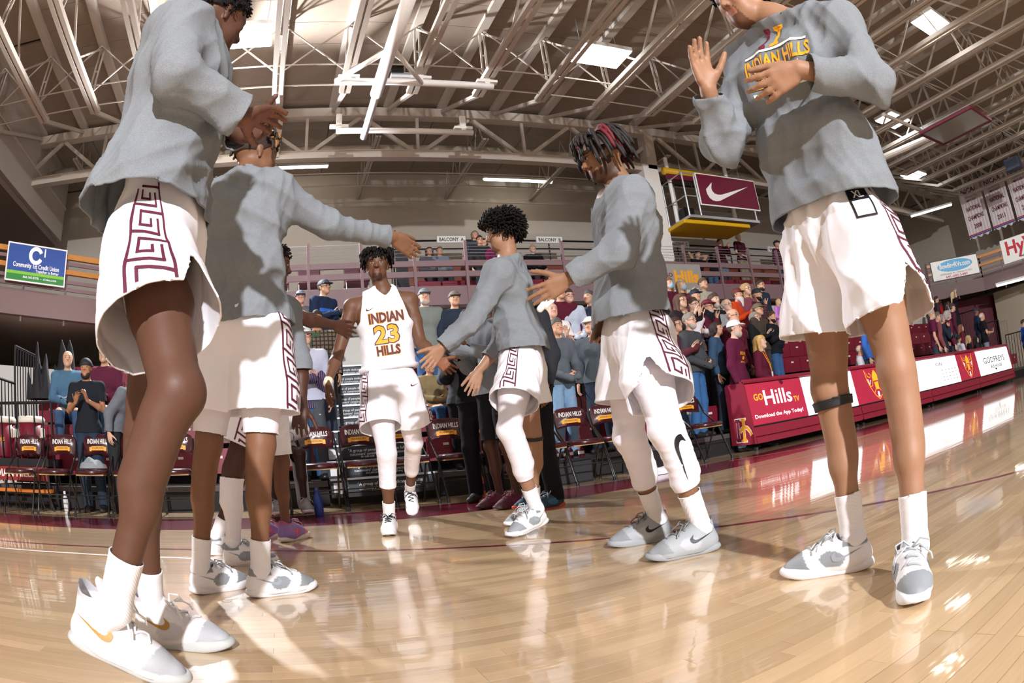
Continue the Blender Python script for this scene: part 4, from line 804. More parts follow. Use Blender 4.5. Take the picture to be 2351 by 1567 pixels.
def shoe_geo(hi):
    if hi in SHOE: return SHOE[hi]
    V, F = shoe_sdf(hi).mesh(.0055); V = relax(V, F, 2); V, F = cut(V, F, lambda P: (.098 + hi) + .35 * (P[:, 0] - .075) * (P[:, 0] > .075) + .9 * np.maximum(0, .05 - P[:, 0]) + .9 * np.maximum(0, P[:, 0] - .115) - P[:, 2]); V, F = cut(V, F, lambda P: P[:, 2] - .012)
    n = len(OUTL); rings = []
    for k, z, lift in ((.93, .0, .010), (.985, .003, .009), (1.015, .009, .007), (1.03, .017, .006), (1.015, .025, .005), (.99, .031, .004), (.95, .034, .003)): rings.append([((x - .15) * k + .15, y * k, z + lift * max(0, (x - .22) / .09) ** 2 * 1.6 + (.006 * max(0, (.06 - x) / .06) if z < .01 else 0)) for x, y in OUTL])
    me_sole = loft(rings).mesh('sole'); bv = bvh_of(V, F); lc = MB()
    for i in range(6):
        x = .125 + i * .018 - hi * .1; pr = None; pts = []
        for s in range(-4, 5):
            y = s / 4 * (.026 - i * .0012); h_ = bv.ray_cast(Vector((x + (.009 if (i % 2) else -.009) * s / 4, y, .3)), Vector((0, 0, -1)), .4)
            if h_[0] is not None: pts.append(h_[0] + Vector((0, 0, .0035)))
        if len(pts) > 2: lc.tube(pts, .0032, 6)
    h_ = bv.ray_cast(Vector((.135, 0, .3)), Vector((0, 0, -1)), .4); c = h_[0] if h_[0] is not None else Vector((.135, 0, .1))
    for s in (-1, 1):
        lc.tube([c, c + Vector((-.005, s * .025, .022)), c + Vector((.012, s * .05, .016)), c + Vector((.03, s * .045, -.002)), c + Vector((.012, s * .02, .004))], .0028, 6); lc.tube([c, c + Vector((.02, s * .02, .012)), c + Vector((.045, s * .052, -.012)), c + Vector((.05, s * .056, -.028))], .0028, 6)
    tong = MB(); T = Sdf().cap((.105, 0, .10 + hi), (.165, 0, .072 + hi * .2), .027, .024, .01, n=(.6, 0, 1), fl=3.0).cap((.088, 0, .12 + hi), (.105, 0, .10 + hi), .024, .027, .01, n=(.8, 0, .8), fl=3.); TV, TF = T.mesh(.006)
    SHOE[hi] = (V, F, me_sole, lc.mesh('laces'), npmesh('tongue', TV, TF), bv); return SHOE[hi]
ST = {}
def shoe(person, heel, toe, style, lift=0., side=1, scale=1., roll=0.):
    """style: (hi, base, toe colour, panel colour, sole, swoosh, laces, tongue)"""
    hi, cb, ctoe, cpan, csole, csw, clace, ctong = style; V, F, sole, lace, tong, bv = shoe_geo(hi); k = style
    if k not in ST:
        t = np.ones((len(V), 3)); B_ = np.array(lin(cb)); rel = lambda c: np.array(lin(c)) / B_
        x, y, z = V.T; t[(x > .215 + .25 * np.abs(y) * 0 + .6 * (z - .045)) & (z > .03)] = rel(ctoe); pm = (((x - .135) / .042) ** 2 + ((z - .055 - .1 * (x - .135)) / .026) ** 2 < 1) & (np.abs(y) > .02); t[pm] = rel(cpan); t[(z > .088 + hi) & (x < .1)] = rel(cpan) * .9
        um = mat('shoe_upper_' + cb, cb, .6, var=.04, scale=60, bump=.2, bscale=300, attr=True); d = {'upper': npmesh('shoe', V.copy(), F, um, t)}
        for nm, me, c in (('sole', sole, csole), ('laces', lace, clace), ('tongue', tong, ctong)):
            q = me.copy(); q.materials.clear(); q.materials.append(mat('shoe_%s_%s' % (nm, c), c, .55)); d[nm] = q
        if csw:
            for s in (-1, 1):
                sw = fine_mesh(poly2([(a * .105, b * .105) for a, b in SWOOSH]), .012); n = Vector((0, s, .15)).normalized()
                for v in sw.vertices:
                    p = Vector((.085 - v.co.x, 0, .058 + hi * .3 + v.co.y)); h_ = bv.ray_cast(p + n * .3, -n, .5); v.co = (h_[0] + n * .0018) if h_[0] is not None else p
                sw.materials.clear(); sw.materials.append(mat('swoosh_' + csw, csw, .5)); d['swoosh%d' % s] = sw
        ST[k] = d
    d = ST[k]; heel, toe = Vector(heel), Vector(toe); fx = (toe - heel).normalized(); up = Vector((0, 0, 1)); yv = up.cross(fx).normalized(); up = fx.cross(yv); sL = (toe - heel).length / .308 if scale is None else scale
    M = Matrix((fx * sL, yv * side * sL, up * sL)).transposed().to_4x4(); M.translation = heel
    o = obj('shoe', d['upper'], person); o.matrix_local = M
    for nm in ('sole', 'laces', 'tongue'): obj(nm, d[nm], o, smooth=True)
    for s in (-1, 1):
        if 'swoosh%d' % s in d: obj('swoosh', d['swoosh%d' % s], o)
    return o
WG = (0., 'eeedf0', '8f9499', '8f9499', 'e8e6ea', '9aa0a6', 'b8bcc0', '9a9ea2'); GR = (.025, 'a3a8ac', '8c9094', 'b4b8bb', '9a9ea2', '15171c', '7e8286', '8c9094'); HT = (.05, 'dcd9da', 'a9abb0', 'c4c2c6', 'b9bcbb', 'a87a28', 'f0eeee', 'e6e2e0')
WB = (0., 'f4f3f6', 'f4f3f6', 'f4f3f6', 'f0eff2', None, '15151c', '15151c'); PU = (.02, '8a6fae', 'd86a7a', 'a85a8a', 'd8cfc6', 'e05a6a', 'd0a0c0', '8a6fae'); MA = (0., '5c1630', '4a1428', '6a1c38', '3c2228', None, '7a2c48', '4a1428'); TE = (0., '1c3c4c', '24506a', '2c5a78', 'c84a30', None, '9aa8b0', '1c3c4c'); GY = (0., '8c8d90', '7c7d80', 'a09a9c', 'c4b8bc', None, 'a0a2a6', '8c8d90')
# ---------------------------------------------------------------- a ball player
def hidden_body(S): return S
def player(label, J, skin_c, fwd, head_f, head_u=(0, 0, 1), hands=None, feet=None, dark=False, beard=None, q=1., vox=.0065, goatee=False):
    """one continuous body; J holds the joints in metres"""
    J = {k: V3(v) for k, v in J.items()}; J.update({k + s: V3(feet[s][i]) for s in 'LR' for i, k in enumerate(('heel', 'toe'))}); S = Sdf(); torso_sdf(S, J, fwd, q)
    for s in 'LR': leg_sdf(S, J['hip' + s], J['kne' + s], J['ank' + s], fwd, q * .98); arm_sdf(S, J['sh' + s], J['el' + s], J['wr' + s], q)
    hu = unit(head_u); S.cap(J['neck'] - hu * .03, J['head'] - hu * .05 - unit(head_f) * .02, .060, .056, .03); hf = head_sdf(S, J['head'], head_f, head_u, 1.02)
    nails = []
    for s in 'LR': hand_sdf(S, J['wr' + s], J['tip' + s], nails=nails, **(hands or {}).get(s, dict(palm=(0, 0, -1), side=(1, 0, 0))))
    for s in 'LR': foot_sdf(S, J['ank' + s], *feet[s])
    V, F = S.mesh(vox); V = relax(V, F, 1, .4); t = head_tint(V, hf, skin_c, dark, beard, goatee=goatee); far = np.linalg.norm(V - hf[0], axis=1) > .17; t[far] = 1
    if dark:   # paler palms and nails
        for s in 'LR':
            hd = (hands or {}).get(s, {}); pn = unit(hd.get('palm', (0, 0, -1))); N = vnormals(V, F); near = np.linalg.norm(V - (J['wr' + s] + J['tip' + s]) / 2, axis=1) < .13; t[near & (N @ pn > .55)] = (1.7, 1.45, 1.35)
    o = obj('person', npmesh('person', V, F, skin(skin_c), t), label=label, category='person'); ml = []
    nm = MB()
    for p, v, n in nails: n = unit(n); v = unit(v); w_ = np.cross(v, n); nm.add([p - v * .010 + w_ * .0045 + n * .0078, p - v * .010 - w_ * .0045 + n * .0078, p + v * .004 - w_ * .004 + n * .0068, p + v * .004 + w_ * .004 + n * .0068], [(0, 1, 2, 3)])
    nm.build('fingernails', mat('nail_' + skin_c, skin_c, .3), o, kind='stuff'); eyes(S, hf, o); return o, J, S, hf
def shirt(person, J, fwd, hem, hem_n, m, cuffs=(.93, .93), loose=1., amp=.0045, seed=3, low=.12, name='long_sleeve_shirt', neck_r=.075, sleeves=True, vox=.009):
    S = Sdf(); hc = (J['hipL'] + J['hipR']) / 2; nk = J['neck']; ax = nk - hc; r = unit(J['shR'] - J['shL']); f = unit(fwd); sm = (J['shL'] + J['shR']) / 2; hem = V3(hem); rr = unit(J['hipR'] - J['hipL'] + 1e-6)
    S.cap(hem - unit(ax) * low - r * .075, hem - unit(ax) * low + r * .075, .165 * loose, None, .06, n=f, fl=1.05); S.cap(hem + ax * .05 - r * .07, hem + ax * .05 + r * .07, .152 * loose, None, .06, n=f, fl=1.05)
    S.cap(hc + ax * .40 - r * .07, hc + ax * .40 + r * .07, .132 * loose, None, .06, n=f, fl=1.05); S.cap(hc + ax * .68 - r * .09, hc + ax * .68 + r * .09, .132 * loose, None, .06, n=f, fl=1.08); S.cap(sm - r * .10 - ax * .07, sm + r * .10 - ax * .07, .098, None, .06)
    for s in 'LR':
        S.cap(J['sh' + s], nk - ax * .02, .075, .066, .05); sh, el, wr = J['sh' + s], J['el' + s], J['wr' + s]
        if sleeves: S.ball(sh, .084, .04); S.chain([sh, el], [.080, .064], .05); S.chain([el, wr + unit(wr - el) * .10], [.063, .048], .03)
    S.cap(nk - ax * .02, nk + ax * .12, neck_r, neck_r * .9, .03); cuts = [plane(hem, hem_n)]
    if sleeves:
        for s, cf in zip('LR', cuffs): el, wr = J['el' + s], J['wr' + s]; d = wr - el; c = el + d * cf; cuts.append((lambda c, d, el: (lambda V: np.where((np.linalg.norm(V - c, axis=1) < .2) & (np.linalg.norm(np.cross(V - c, unit(d)), axis=1) < .072), -(V - c) @ unit(d), .1 + 0 * V[:, 0])))(c, d, el))
    cuts.append(plane(nk - ax * .03, -(unit(ax) + f * .40)))
    wrinkle_dirs = [unit(np.cross(ax, f)) + 0 * r, unit(ax) * .6 + r * .5, r + f]; return cloth(name, S, vox, m, person, cuts, amp * 1.45, wrinkle_dirs, seed, 20., rel=1)
def shorts(person, J, fwd, m, t=.72, flare=1., amp=.004, seed=5, notch=None, top=.10, tilt=.0, name='shorts', key=True, outL=None, outR=None, hem_tilt=(0, 0, 0), keyspan=(.02, 1.), both=True, wd=.11, vox=.0085):
    S = Sdf(); torso_sdf(S, J, fwd, 1.02); hc = (J['hipL'] + J['hipR']) / 2; f = unit(fwd); r = unit(J['hipR'] - J['hipL']); up = unit(J['neck'] - hc); cuts = [plane(hc + up * top, -up)]; hems = {}
    for s in 'LR': S.chain([J['hip' + s], J['hip' + s] + (J['kne' + s] - J['hip' + s]) * .45], [.096, .086], .04)
    for s, sg in (('L', -1), ('R', 1)):
        hp, kn = J['hip' + s], J['kne' + s]; d = kn - hp; o = r * sg * .022; hem = hp + d * t + o; S.chain([hp, hp + d * .5 + o, hem + d * .22], [.100 * min(flare, 1.1), .108 * flare, .120 * flare], .035); hems[s] = (hem, unit(d))
    mid = (J['kneL'] + J['kneR']) / 2; mr = unit(J['kneR'] - J['kneL'] + r * .1)
    def hc_(V):
        side = (V - hc) @ r > 0 if True else None; dl, dr = np.linalg.norm(np.cross(V - J['hipL'], unit(J['kneL'] - J['hipL'])), axis=1), np.linalg.norm(np.cross(V - J['hipR'], unit(J['kneR'] - J['hipR'])), axis=1); side = dr < dl
        ht = V3(hem_tilt); gl, gr_ = -(V - hems['L'][0]) @ unit(hems['L'][1] + ht), -(V - hems['R'][0]) @ unit(hems['R'][1] + ht); g = np.where(side, gr_, gl)
        if notch is not None:
            for s, nd in notch:
                c, d = hems[s]; n_ = unit(V3(nd) - d * (V3(nd) @ d)); tq = np.cross(n_, d); a = (V - c) @ tq; hh = -(V - c) @ d; nf = np.abs(a) - .055 * (1 - hh / .115); ok = ((V - c) @ n_ > .03) & (side == (s == 'R')) & (hh < .13); g = np.where(ok, np.minimum(g, nf), g)
        return g
    cuts.append(hc_); o, V, F = cloth(name, S, vox, m, person, cuts, amp * 1.3, [r, r + f * .5, f], seed, 18., off=.012)
    if key:
        bv = bvh_of(V, F)
        for s, sg in (('L', -1), ('R', 1)):
            od = (outL if s == 'L' else outR); od = r * sg if od is None else V3(od)
            greek('meander_band', J['hip' + s] + up * min(.12, top), hems[s][0] + hems[s][1] * .1, od, bv, M_key, o, wd)
    return o, V, F, hems
def legwear(person, J, s, fwd, t0, t1, m, name, infl=.006, vox=.0075, amp=.0012, on='shank', q=.98):
    """sleeve or sock on one leg, from t0 to t1 along hip-knee-ankle (0..2)"""
    S = Sdf(); leg_sdf(S, J['hip' + s], J['kne' + s], J['ank' + s], fwd, q); a = J['ank' + s]; kn, hp = J['kne' + s], J['hip' + s]
    def at(t): return (hp + (kn - hp) * t, unit(kn - hp)) if t <= 1 else (kn + (a - kn) * (t - 1), unit(a - kn))
    (p0, d0), (p1, d1) = at(t0), at(min(t1, 2))
    if t1 > 1.95: foot_sdf(S, a, J['heel' + s], J['toe' + s]); return cloth(name, S, vox, m, person, [plane(p0, d0)], amp, [unit(kn - a)], 7, 60., infl, .003, 1)[0]
    return cloth(name, S, vox, m, person, [plane(p0, d0), plane(p1, -d1)], amp, [unit(kn - a)], 7, 60., infl, .003, 1)[0]
def tubes(name, paths, m, parent, n=6):
    mb = MB()
    for pts, rs in paths: mb.tube(pts, rs, n)
    return mb.build(name, m, parent, True, kind='stuff')
def hair_curly(name, hf, m, parent, n=420, grow=.03, r=.011, top=None, seed=3, low=-.02, back=0., lmax=.05):
    """short coils standing all over the scalp"""
    c, rt, f, u, q = hf; rnd = random.Random(seed); P = []
    S = Sdf(); S.cap(c + (-f * .028 + u * .035) * q, c + (f * .012 + u * .038) * q, .086 * q, .085 * q, .02); V, F = S.mesh(.009); hl = lambda V: ((V - c) @ u) - (.055 * q * np.clip(((V - c) @ f) / (.08 * q), 0, 1) + (low * q) * np.clip(-((V - c) @ f) / (.06 * q) + .35, 0, 1)); V, F = cut(V, F, hl); o = obj(name, npmesh(name, V, F, m), parent)
    N = vnormals(V, F); pk = np.random.RandomState(seed).choice(len(V), min(n, len(V)), False); pa = []
    for i in pk:
        p, nn = V[i], unit(N[i] + u * .2); ln = grow * rnd.uniform(.7, 1.35); a = unit(np.cross(nn, V3((rnd.random(), rnd.random(), rnd.random())))); b = np.cross(nn, a); pts = []
        for j in range(6): t = j / 5; pts.append(Vector(p + nn * ln * t + (a * math.cos(t * 9) + b * math.sin(t * 9)) * .007 * t))
        pa.append((pts, [r * .55 * (1 - .4 * j / 5) for j in range(6)]))
    tubes('curls', pa, m, o, 5); return o
def hair_locs(name, hf, m, parent, n=60, ln=.13, r=.008, seed=3, fringe=True, face=.05, m2=None, frac2=0):
    """twisted locs falling from the crown"""
    c, rt, f, u, q = hf; rnd = random.Random(seed); S = Sdf(); S.cap(c + (-f * .026 + u * .036) * q, c + (f * .014 + u * .038) * q, .084 * q, .084 * q, .02); V, F = S.mesh(.010); V, F = cut(V, F, lambda V: ((V - c) @ u) - (.060 * q * np.clip(((V - c) @ f) / (.08 * q), 0, 1) - .005 * q)); o = obj(name, npmesh(name, V, F, m), parent); A = []; B = []
    for i in range(n):
        az = rnd.uniform(0, 2 * math.pi); el = rnd.uniform(.1, 1.25); d = unit(rt * math.cos(az) * math.cos(el) + f * math.sin(az) * math.cos(el) + u * math.sin(el)); p = c + (u * .04 + d * .082) * q; hz = unit(d - u * (d @ u) + 1e-6); l = ln * rnd.uniform(.75, 1.2) * (1 if hz @ f < .55 else .5); pts = []; x = p.copy(); v = unit(d + hz * .3 + u * .15)
        for j in range(8):
            pts.append(Vector(x + rnd.uniform(-.003, .003))); v = unit(v * .62 - u * .45 + hz * (.10 if j < 4 else .0)); x = x + v * l / 7 + 0
            w_ = x - c; rad = np.linalg.norm(w_ - u * (w_ @ u)); 
            if rad < .094 * q: x = x + hz * (.094 * q - rad)
        (B if rnd.random() < frac2 else A).append((pts, [r * (1, 1.1, .95, 1.1, .95, 1.05, .9, .6)[j] for j in range(8)]))
    tubes('locs', A, m, o, 7)
    if B: tubes('tinted_locs', B, m2, o, 7)
    return o
# ================================================================ the players
J_A = dict(ankR=(-0.482, 1.336, 0.225), kneR=(-0.248, 1.307, 0.693), hipR=(-0.368, 1.475, 1.051), ankL=(-0.517, 1.800, 0.100), kneL=(-0.412, 1.670, 0.703), hipL=(-0.359, 1.662, 1.123), neck=(-0.343, 1.563, 1.854), head=(-0.285, 1.635, 1.893), shR=(-0.359, 1.425, 1.714), elR=(-0.306, 1.294, 1.445), wrR=(-0.119, 1.415, 1.371), tipR=(-0.032, 1.550, 1.452), shL=(-0.334, 1.718, 1.910), elL=(-0.298, 1.826, 1.636), wrL=(-0.141, 1.714, 1.477), tipL=(-0.012, 1.620, 1.458))
J_B = dict(ankL=(-0.477, 2.610, 0.100), kneL=(-0.362, 2.575, 0.619), hipL=(-0.287, 2.584, 1.040), ankR=(-0.204, 2.531, 0.100), kneR=(-0.134, 2.496, 0.606), hipR=(-0.104, 2.518, 1.019), neck=(-0.197, 2.593, 1.747), head=(-0.156, 2.655, 1.873), shR=(-0.046, 2.500, 1.625), elR=(0.203, 2.612, 1.500), wrR=(0.494, 2.756, 1.493), tipR=(0.695, 2.867, 1.409), shL=(-0.322, 2.661, 1.689), elL=(-0.371, 2.826, 1.480), wrL=(-0.334, 2.931, 1.259), tipL=(-0.314, 2.933, 1.136))
J_C = dict(ankR=(-0.400, 3.350, 0.100), kneR=(-0.346, 3.362, 0.509), hipR=(-0.154, 3.397, 0.921), ankL=(-0.550, 3.750, 0.100), kneL=(-0.310, 3.687, 0.528), hipL=(-0.190, 3.655, 0.975), neck=(-0.102, 3.549, 1.469), head=(-0.076, 3.549, 1.620), shR=(-0.003, 3.400, 1.307), elR=(0.068, 3.379, 1.022), wrR=(0.060, 3.299, 0.823), tipR=(0.021, 3.250, 0.658), shL=(-0.083, 3.749, 1.415), elL=(0.092, 3.849, 1.376), wrL=(0.304, 3.988, 1.356), tipL=(0.490, 4.071, 1.280))
J_P = dict(ankR=(0.602, 4.384, 0.100), kneR=(0.614, 4.236, 0.544), hipR=(0.622, 4.416, 0.992), ankL=(0.913, 5.250, 0.200), kneL=(0.883, 4.667, 0.607), hipL=(0.807, 4.478, 0.994), neck=(0.715, 4.463, 1.687), head=(0.678, 4.449, 1.862), shR=(0.483, 4.474, 1.573), elR=(0.357, 4.436, 1.233), wrR=(0.264, 4.292, 1.027), tipR=(0.252, 4.243, 0.908), shL=(0.900, 4.460, 1.601), elL=(0.943, 4.400, 1.290), wrL=(1.015, 4.230, 1.138), tipL=(1.105, 4.104, 1.000))
J_F = dict(ankL=(1.336, 3.524, 0.139), kneL=(1.187, 3.420, 0.617), hipL=(1.358, 3.602, 0.979), ankR=(1.504, 4.005, 0.100), kneR=(1.493, 3.872, 0.598), hipR=(1.473, 3.826, 1.015), neck=(1.396, 3.727, 1.690), head=(1.378, 3.712, 1.846), shL=(1.267, 3.561, 1.531), elL=(1.080, 3.560, 1.260), wrL=(0.893, 3.591, 1.115), tipL=(0.751, 3.541, 0.974), shR=(1.473, 3.880, 1.647), elR=(1.394, 4.015, 1.185), wrR=(1.230, 4.016, 1.023), tipR=(1.147, 3.988, 0.857))
J_G = dict(ankL=(1.498, 2.120, 0.100), kneL=(1.354, 2.102, 0.523), hipL=(1.434, 2.311, 0.911), ankR=(1.566, 2.572, 0.100), kneR=(1.402, 2.481, 0.513), hipR=(1.459, 2.483, 0.932), neck=(1.466, 2.362, 1.631), head=(1.406, 2.375, 1.765), shL=(1.400, 2.191, 1.484), elL=(1.290, 2.165, 1.242), wrL=(1.108, 2.297, 1.161), tipL=(0.956, 2.364, 1.082), shR=(1.499, 2.541, 1.615), elR=(1.466, 2.618, 1.246), wrR=(1.416, 2.622, 1.051), tipR=(1.367, 2.614, 0.890))
J_H = dict(ankL=(1.430, 0.970, 0.100), kneL=(1.473, 1.034, 0.584), hipL=(1.497, 1.088, 0.967), ankR=(1.488, 1.271, 0.100), kneR=(1.475, 1.321, 0.574), hipR=(1.504, 1.288, 0.983), neck=(1.462, 1.150, 1.803), head=(1.411, 1.212, 1.880), shL=(1.543, 0.928, 1.647), elL=(1.471, 0.852, 1.371), wrL=(1.270, 0.973, 1.416), tipL=(1.135, 1.099, 1.352), shR=(1.474, 1.352, 1.694), elR=(1.294, 1.418, 1.368), wrR=(1.214, 1.329, 1.520), tipR=(1.183, 1.290, 1.699))
PL_ = {}
CUT = lambda c, n: plane(c, n)
def std_socks(o, J, fwd, tops, m=None, q=.98):
    for s, t in tops.items(): legwear(o, J, s, fwd, t, 2.0, m or M_sock, 'sock', .007, .0075, .0008, q=q)
# -- A: tall player at the far left, clapping
FA = (.95, .30, 0)
oA, J, S, hf = player('tall player at left in grey long-sleeve shirt and white shorts, clapping', J_A, '5c3d2f', FA, (.75, .62, -.22), (.1, -.05, 1), dict(R=dict(palm=(.1, .3, -1), side=(.1, 1, .2), curl=(.25, .3, .3, .35), thumb=.5), L=dict(palm=(-.2, -.1, 1), side=(-.1, .3, .6), curl=(.45, .5, .5, .55), thumb=.8)),
    dict(R=((-.68, 1.42, .10), (-.34, 1.37, .015)), L=((-.59, 1.81, 0), (-.26, 1.77, 0))), dark=True, beard=None, q=1.02)
shirt(oA, J, FA, (-.402, 1.549, 1.175), (.05, 0, 1), M_hy, (.90, .92), 1.20, .0085, 11)
s_, V, F, hm = shorts(oA, J, FA, M_shorts, .60, 1.26, .005, 12, [('R', (.75, -.55, 0))], .24, outR=(.1, -1, 0), outL=(.2, 1, 0), wd=.125)
std_socks(oA, J, FA, dict(R=1.74, L=1.76))
shoe(oA, (-.66, 1.40, .115), (-.365, 1.36, .03), HT, side=-1, scale=1.08); shoe(oA, (-.595, 1.81, 0), (-.26, 1.77, 0), HT, side=1, scale=1.08)
hair_curly('hair', hf, mat('hair_black', '14100e', .7, spec=.2), oA, 300, .012, .008, low=.0)
# -- B: back to the camera, right arm stretched out
FB = (.50, .87, 0)
oB, J, S, hf = player('player seen from behind in grey shirt, stretching his right arm over player 23', J_B, '7e5840', FB, (.9, .42, -.1), (0, 0, 1), dict(R=dict(palm=(.1, .75, -.6), side=(.45, -.1, .9), curl=(.12, .12, .14, .16), thumb=.25, spread=.04), L=dict(palm=(1, 0, 0), side=(.3, 1, 0))),
    dict(R=((-.275, 2.505, 0), (.025, 2.64, 0)), L=((-.53, 2.57, 0), (-.29, 2.76, 0))), beard=None)
shirt(oB, J, FB, (-.191, 2.593, 1.075), (0, 0, 1), M_hy, (.95, .9), 1.08, .0085, 21)
shorts(oB, J, FB, M_shorts, .70, 1.14, .0045, 22, None, .10, outR=(.8, -.45, 0), outL=(-.9, .3, 0), wd=.10)
for s in 'LR': legwear(oB, J, s, FB, .3, .90, M_tights, 'compression_shorts', .012)
std_socks(oB, J, FB, dict(R=1.73, L=1.73)); shoe(oB, (-.275, 2.505, 0), (.025, 2.64, 0), WG, side=-1, scale=1.04); shoe(oB, (-.53, 2.57, 0), (-.29, 2.76, 0), WG, side=1, scale=1.04)
hair_locs('hair', hf, mat('hair_brown', '2a1a12', .7), oB, 70, .075, .007, 5, m2=mat('hair_bleached', '8a6030', .7), frac2=.35)
# -- C: behind B, reaching with his left hand
FC = (1, .15, 0)
oC, J, S, hf = player('player mostly hidden behind the outstretched player, brown hand reaching to the jersey', J_C, '4a2c20', FC, (1, .05, -.15), (0, 0, 1), dict(L=dict(palm=(.2, .9, -.5), side=(.4, -.1, .9), curl=(.15, .15, .2, .25), thumb=.35), R=dict(palm=(.3, .9, 0), side=(1, -.2, 0), curl=(.4, .4, .45, .5))),
    dict(R=((-.47, 3.33, 0), (-.17, 3.36, 0)), L=((-.62, 3.72, 0), (-.33, 3.8, 0))), dark=True)
shirt(oC, J, FC, (-.085, 3.55, 1.0), (0, 0, 1), M_hy, (.92, .95), 1.0, .006, 31); shorts(oC, J, FC, M_shorts, .72, 1.1, .003, 32, None, .1)
for s in 'R': legwear(oC, J, s, FC, 1.12, 1.95, M_tights, 'leg_sleeve', .008)
std_socks(oC, J, FC, dict(R=1.72, L=1.72)); shoe(oC, (-.47, 3.33, 0), (-.17, 3.36, 0), WG, side=-1); shoe(oC, (-.62, 3.72, 0), (-.33, 3.8, 0), WG, side=1); hair_curly('hair', hf, MATS['hair_black'], oC, 200, .015)
# -- player 23 walking out
FP = (-.10, -1, 0)
oP, J, S, hf = player('player 23 in white jersey walking towards the camera between team mates', J_P, '6a4733', FP, (-.20, -1, -.06), (.02, .0, 1), dict(R=dict(palm=(.9, .3, 0), side=(.2, -1, .1), curl=(.25, .28, .3, .35), thumb=.2), L=dict(palm=(.1, -1, .2), side=(1, -.1, .55), curl=(.10, .1, .12, .12), thumb=.6, spread=.12)),
    dict(R=((.62, 4.45, 0), (.54, 4.15, 0)), L=((.93, 5.32, .10), (.89, 5.05, .015))), dark=True, beard=(.42, .36, .33), vox=.0055, goatee=True)
JS = Sdf(); hc = (J['hipL'] + J['hipR']) / 2; ax = J['neck'] - hc; r = unit(J['shR'] - J['shL']); f = unit(FP); sm = (J['shL'] + J['shR']) / 2
for t_, w_, rr in ((.05, .07, .125), (.2, .07, .125), (.4, .065, .125), (.66, .09, .127)): JS.cap(hc + ax * t_ - r * w_, hc + ax * t_ + r * w_, rr, None, .06, n=f, fl=1.05)
JS.cap(sm - r * .10 - ax * .06, sm + r * .10 - ax * .06, .086, None, .06)
for s in 'LR': JS.cap(J['sh' + s], J['neck'] - ax * .02, .068, .062, .05)

nk_ = J['neck']; upv = unit(ax)
def armhole(s, sg): c = J['sh' + s] - r * sg * .058 - ax * .06; return lambda V: -(V - c) @ unit(r * sg + upv * .22 + f * 0) + .0 + .06 * np.clip(-((V - c) @ upv) / .2 - .45, 0, 1) * 2
def vneck(V): d = V - nk_; return -(d @ upv) + .02 - np.clip((d @ f), 0, .2) * 1.15 + np.abs(d @ r) * .85
jo, JV, JF = cloth('jersey', JS, .0075, M_shorts, oP, [plane(hc + ax * .20, upv), armhole('L', -1), armhole('R', 1), vneck, plane(nk_ + upv * .035, -upv)], .0028, [r, r + upv], 41, 16.)
bvj = bvh_of(JV, JF); jb = nframe(hc + ax * .62 + f * .16, -r, f)
M_jm = mat('jersey_maroon', '571427', .6); M_jg = mat('jersey_gold', 'f0a81c', .6)
def jp(s, y, size, width, m, off, bold, nm): project(nm, text2(s, size, width, bold), nframe(hc + ax * y + f * .18, -r, f), bvj, m, jo, off, .02, (lambda x, yy: (x, yy + .02 * x)))
jp('INDIAN', .675, .098, .25, M_jg, .002, .075, 'lettering_trim'); jp('INDIAN', .675, .095, .245, M_jm, .003, .045, 'lettering'); jp('23', .50, .17, .185, M_jm, .002, .06, 'number_outline'); jp('23', .50, .165, .168, M_jg, .003, .028, 'number'); jp('HILLS', .345, .088, .17, M_jg, .002, .075, 'lettering_trim'); jp('HILLS', .345, .085, .165, M_jm, .003, .045, 'lettering')
project('swoosh', poly2([(x * .065, y * .065) for x, y in SWOOSH]), nframe(hc + ax * .78 + r * .105 + f * .15, -r, f), bvj, M_jm, jo)
sp, V, F, hm = shorts(oP, J, FP, M_shorts, .62, 1.12, .004, 42, None, .12, outR=(-.95, -.45, 0), outL=(.95, -.45, 0), wd=.09); bvs = bvh_of(V, F); project('swoosh', poly2([(x * .06, y * .06) for x, y in SWOOSH]), nframe(J['hipL'] + V3((.06, -.15, -.0)), -r, f), bvs, M_jm, sp)
MB().tube([Vector(hc + upv * .135 + (r * math.cos(a / 10 * 6.283) * .196 + f * math.sin(a / 10 * 6.283) * .135)) for a in range(11)], .022, 8, False).build('waistband', M_shorts, sp, True)
for s, t1 in (('R', 1.5), ('L', 1.55)):
    tg = legwear(oP, J, s, FP, .35, t1, M_tights, 'tights', .007)
std_socks(oP, J, FP, dict(R=1.74, L=1.76)); shoe(oP, (.62, 4.44, 0), (.545, 4.14, 0), WB, side=-1); shoe(oP, (.935, 5.33, .17), (.885, 5.06, .02), WB, side=1); hair_locs('hair', hf, MATS['hair_black'], oP, 130, .075, .0075, 6)
legwear_tape = Sdf().cap(J['elR'] + (J['wrR'] - J['elR']) * .9, J['wrR'], .032, .031); V, F = legwear_tape.mesh(.006); obj('wrist_tape', npmesh('wrist_tape', V, F, mat('athletic_tape', 'e2d8c0', .8)), oP)
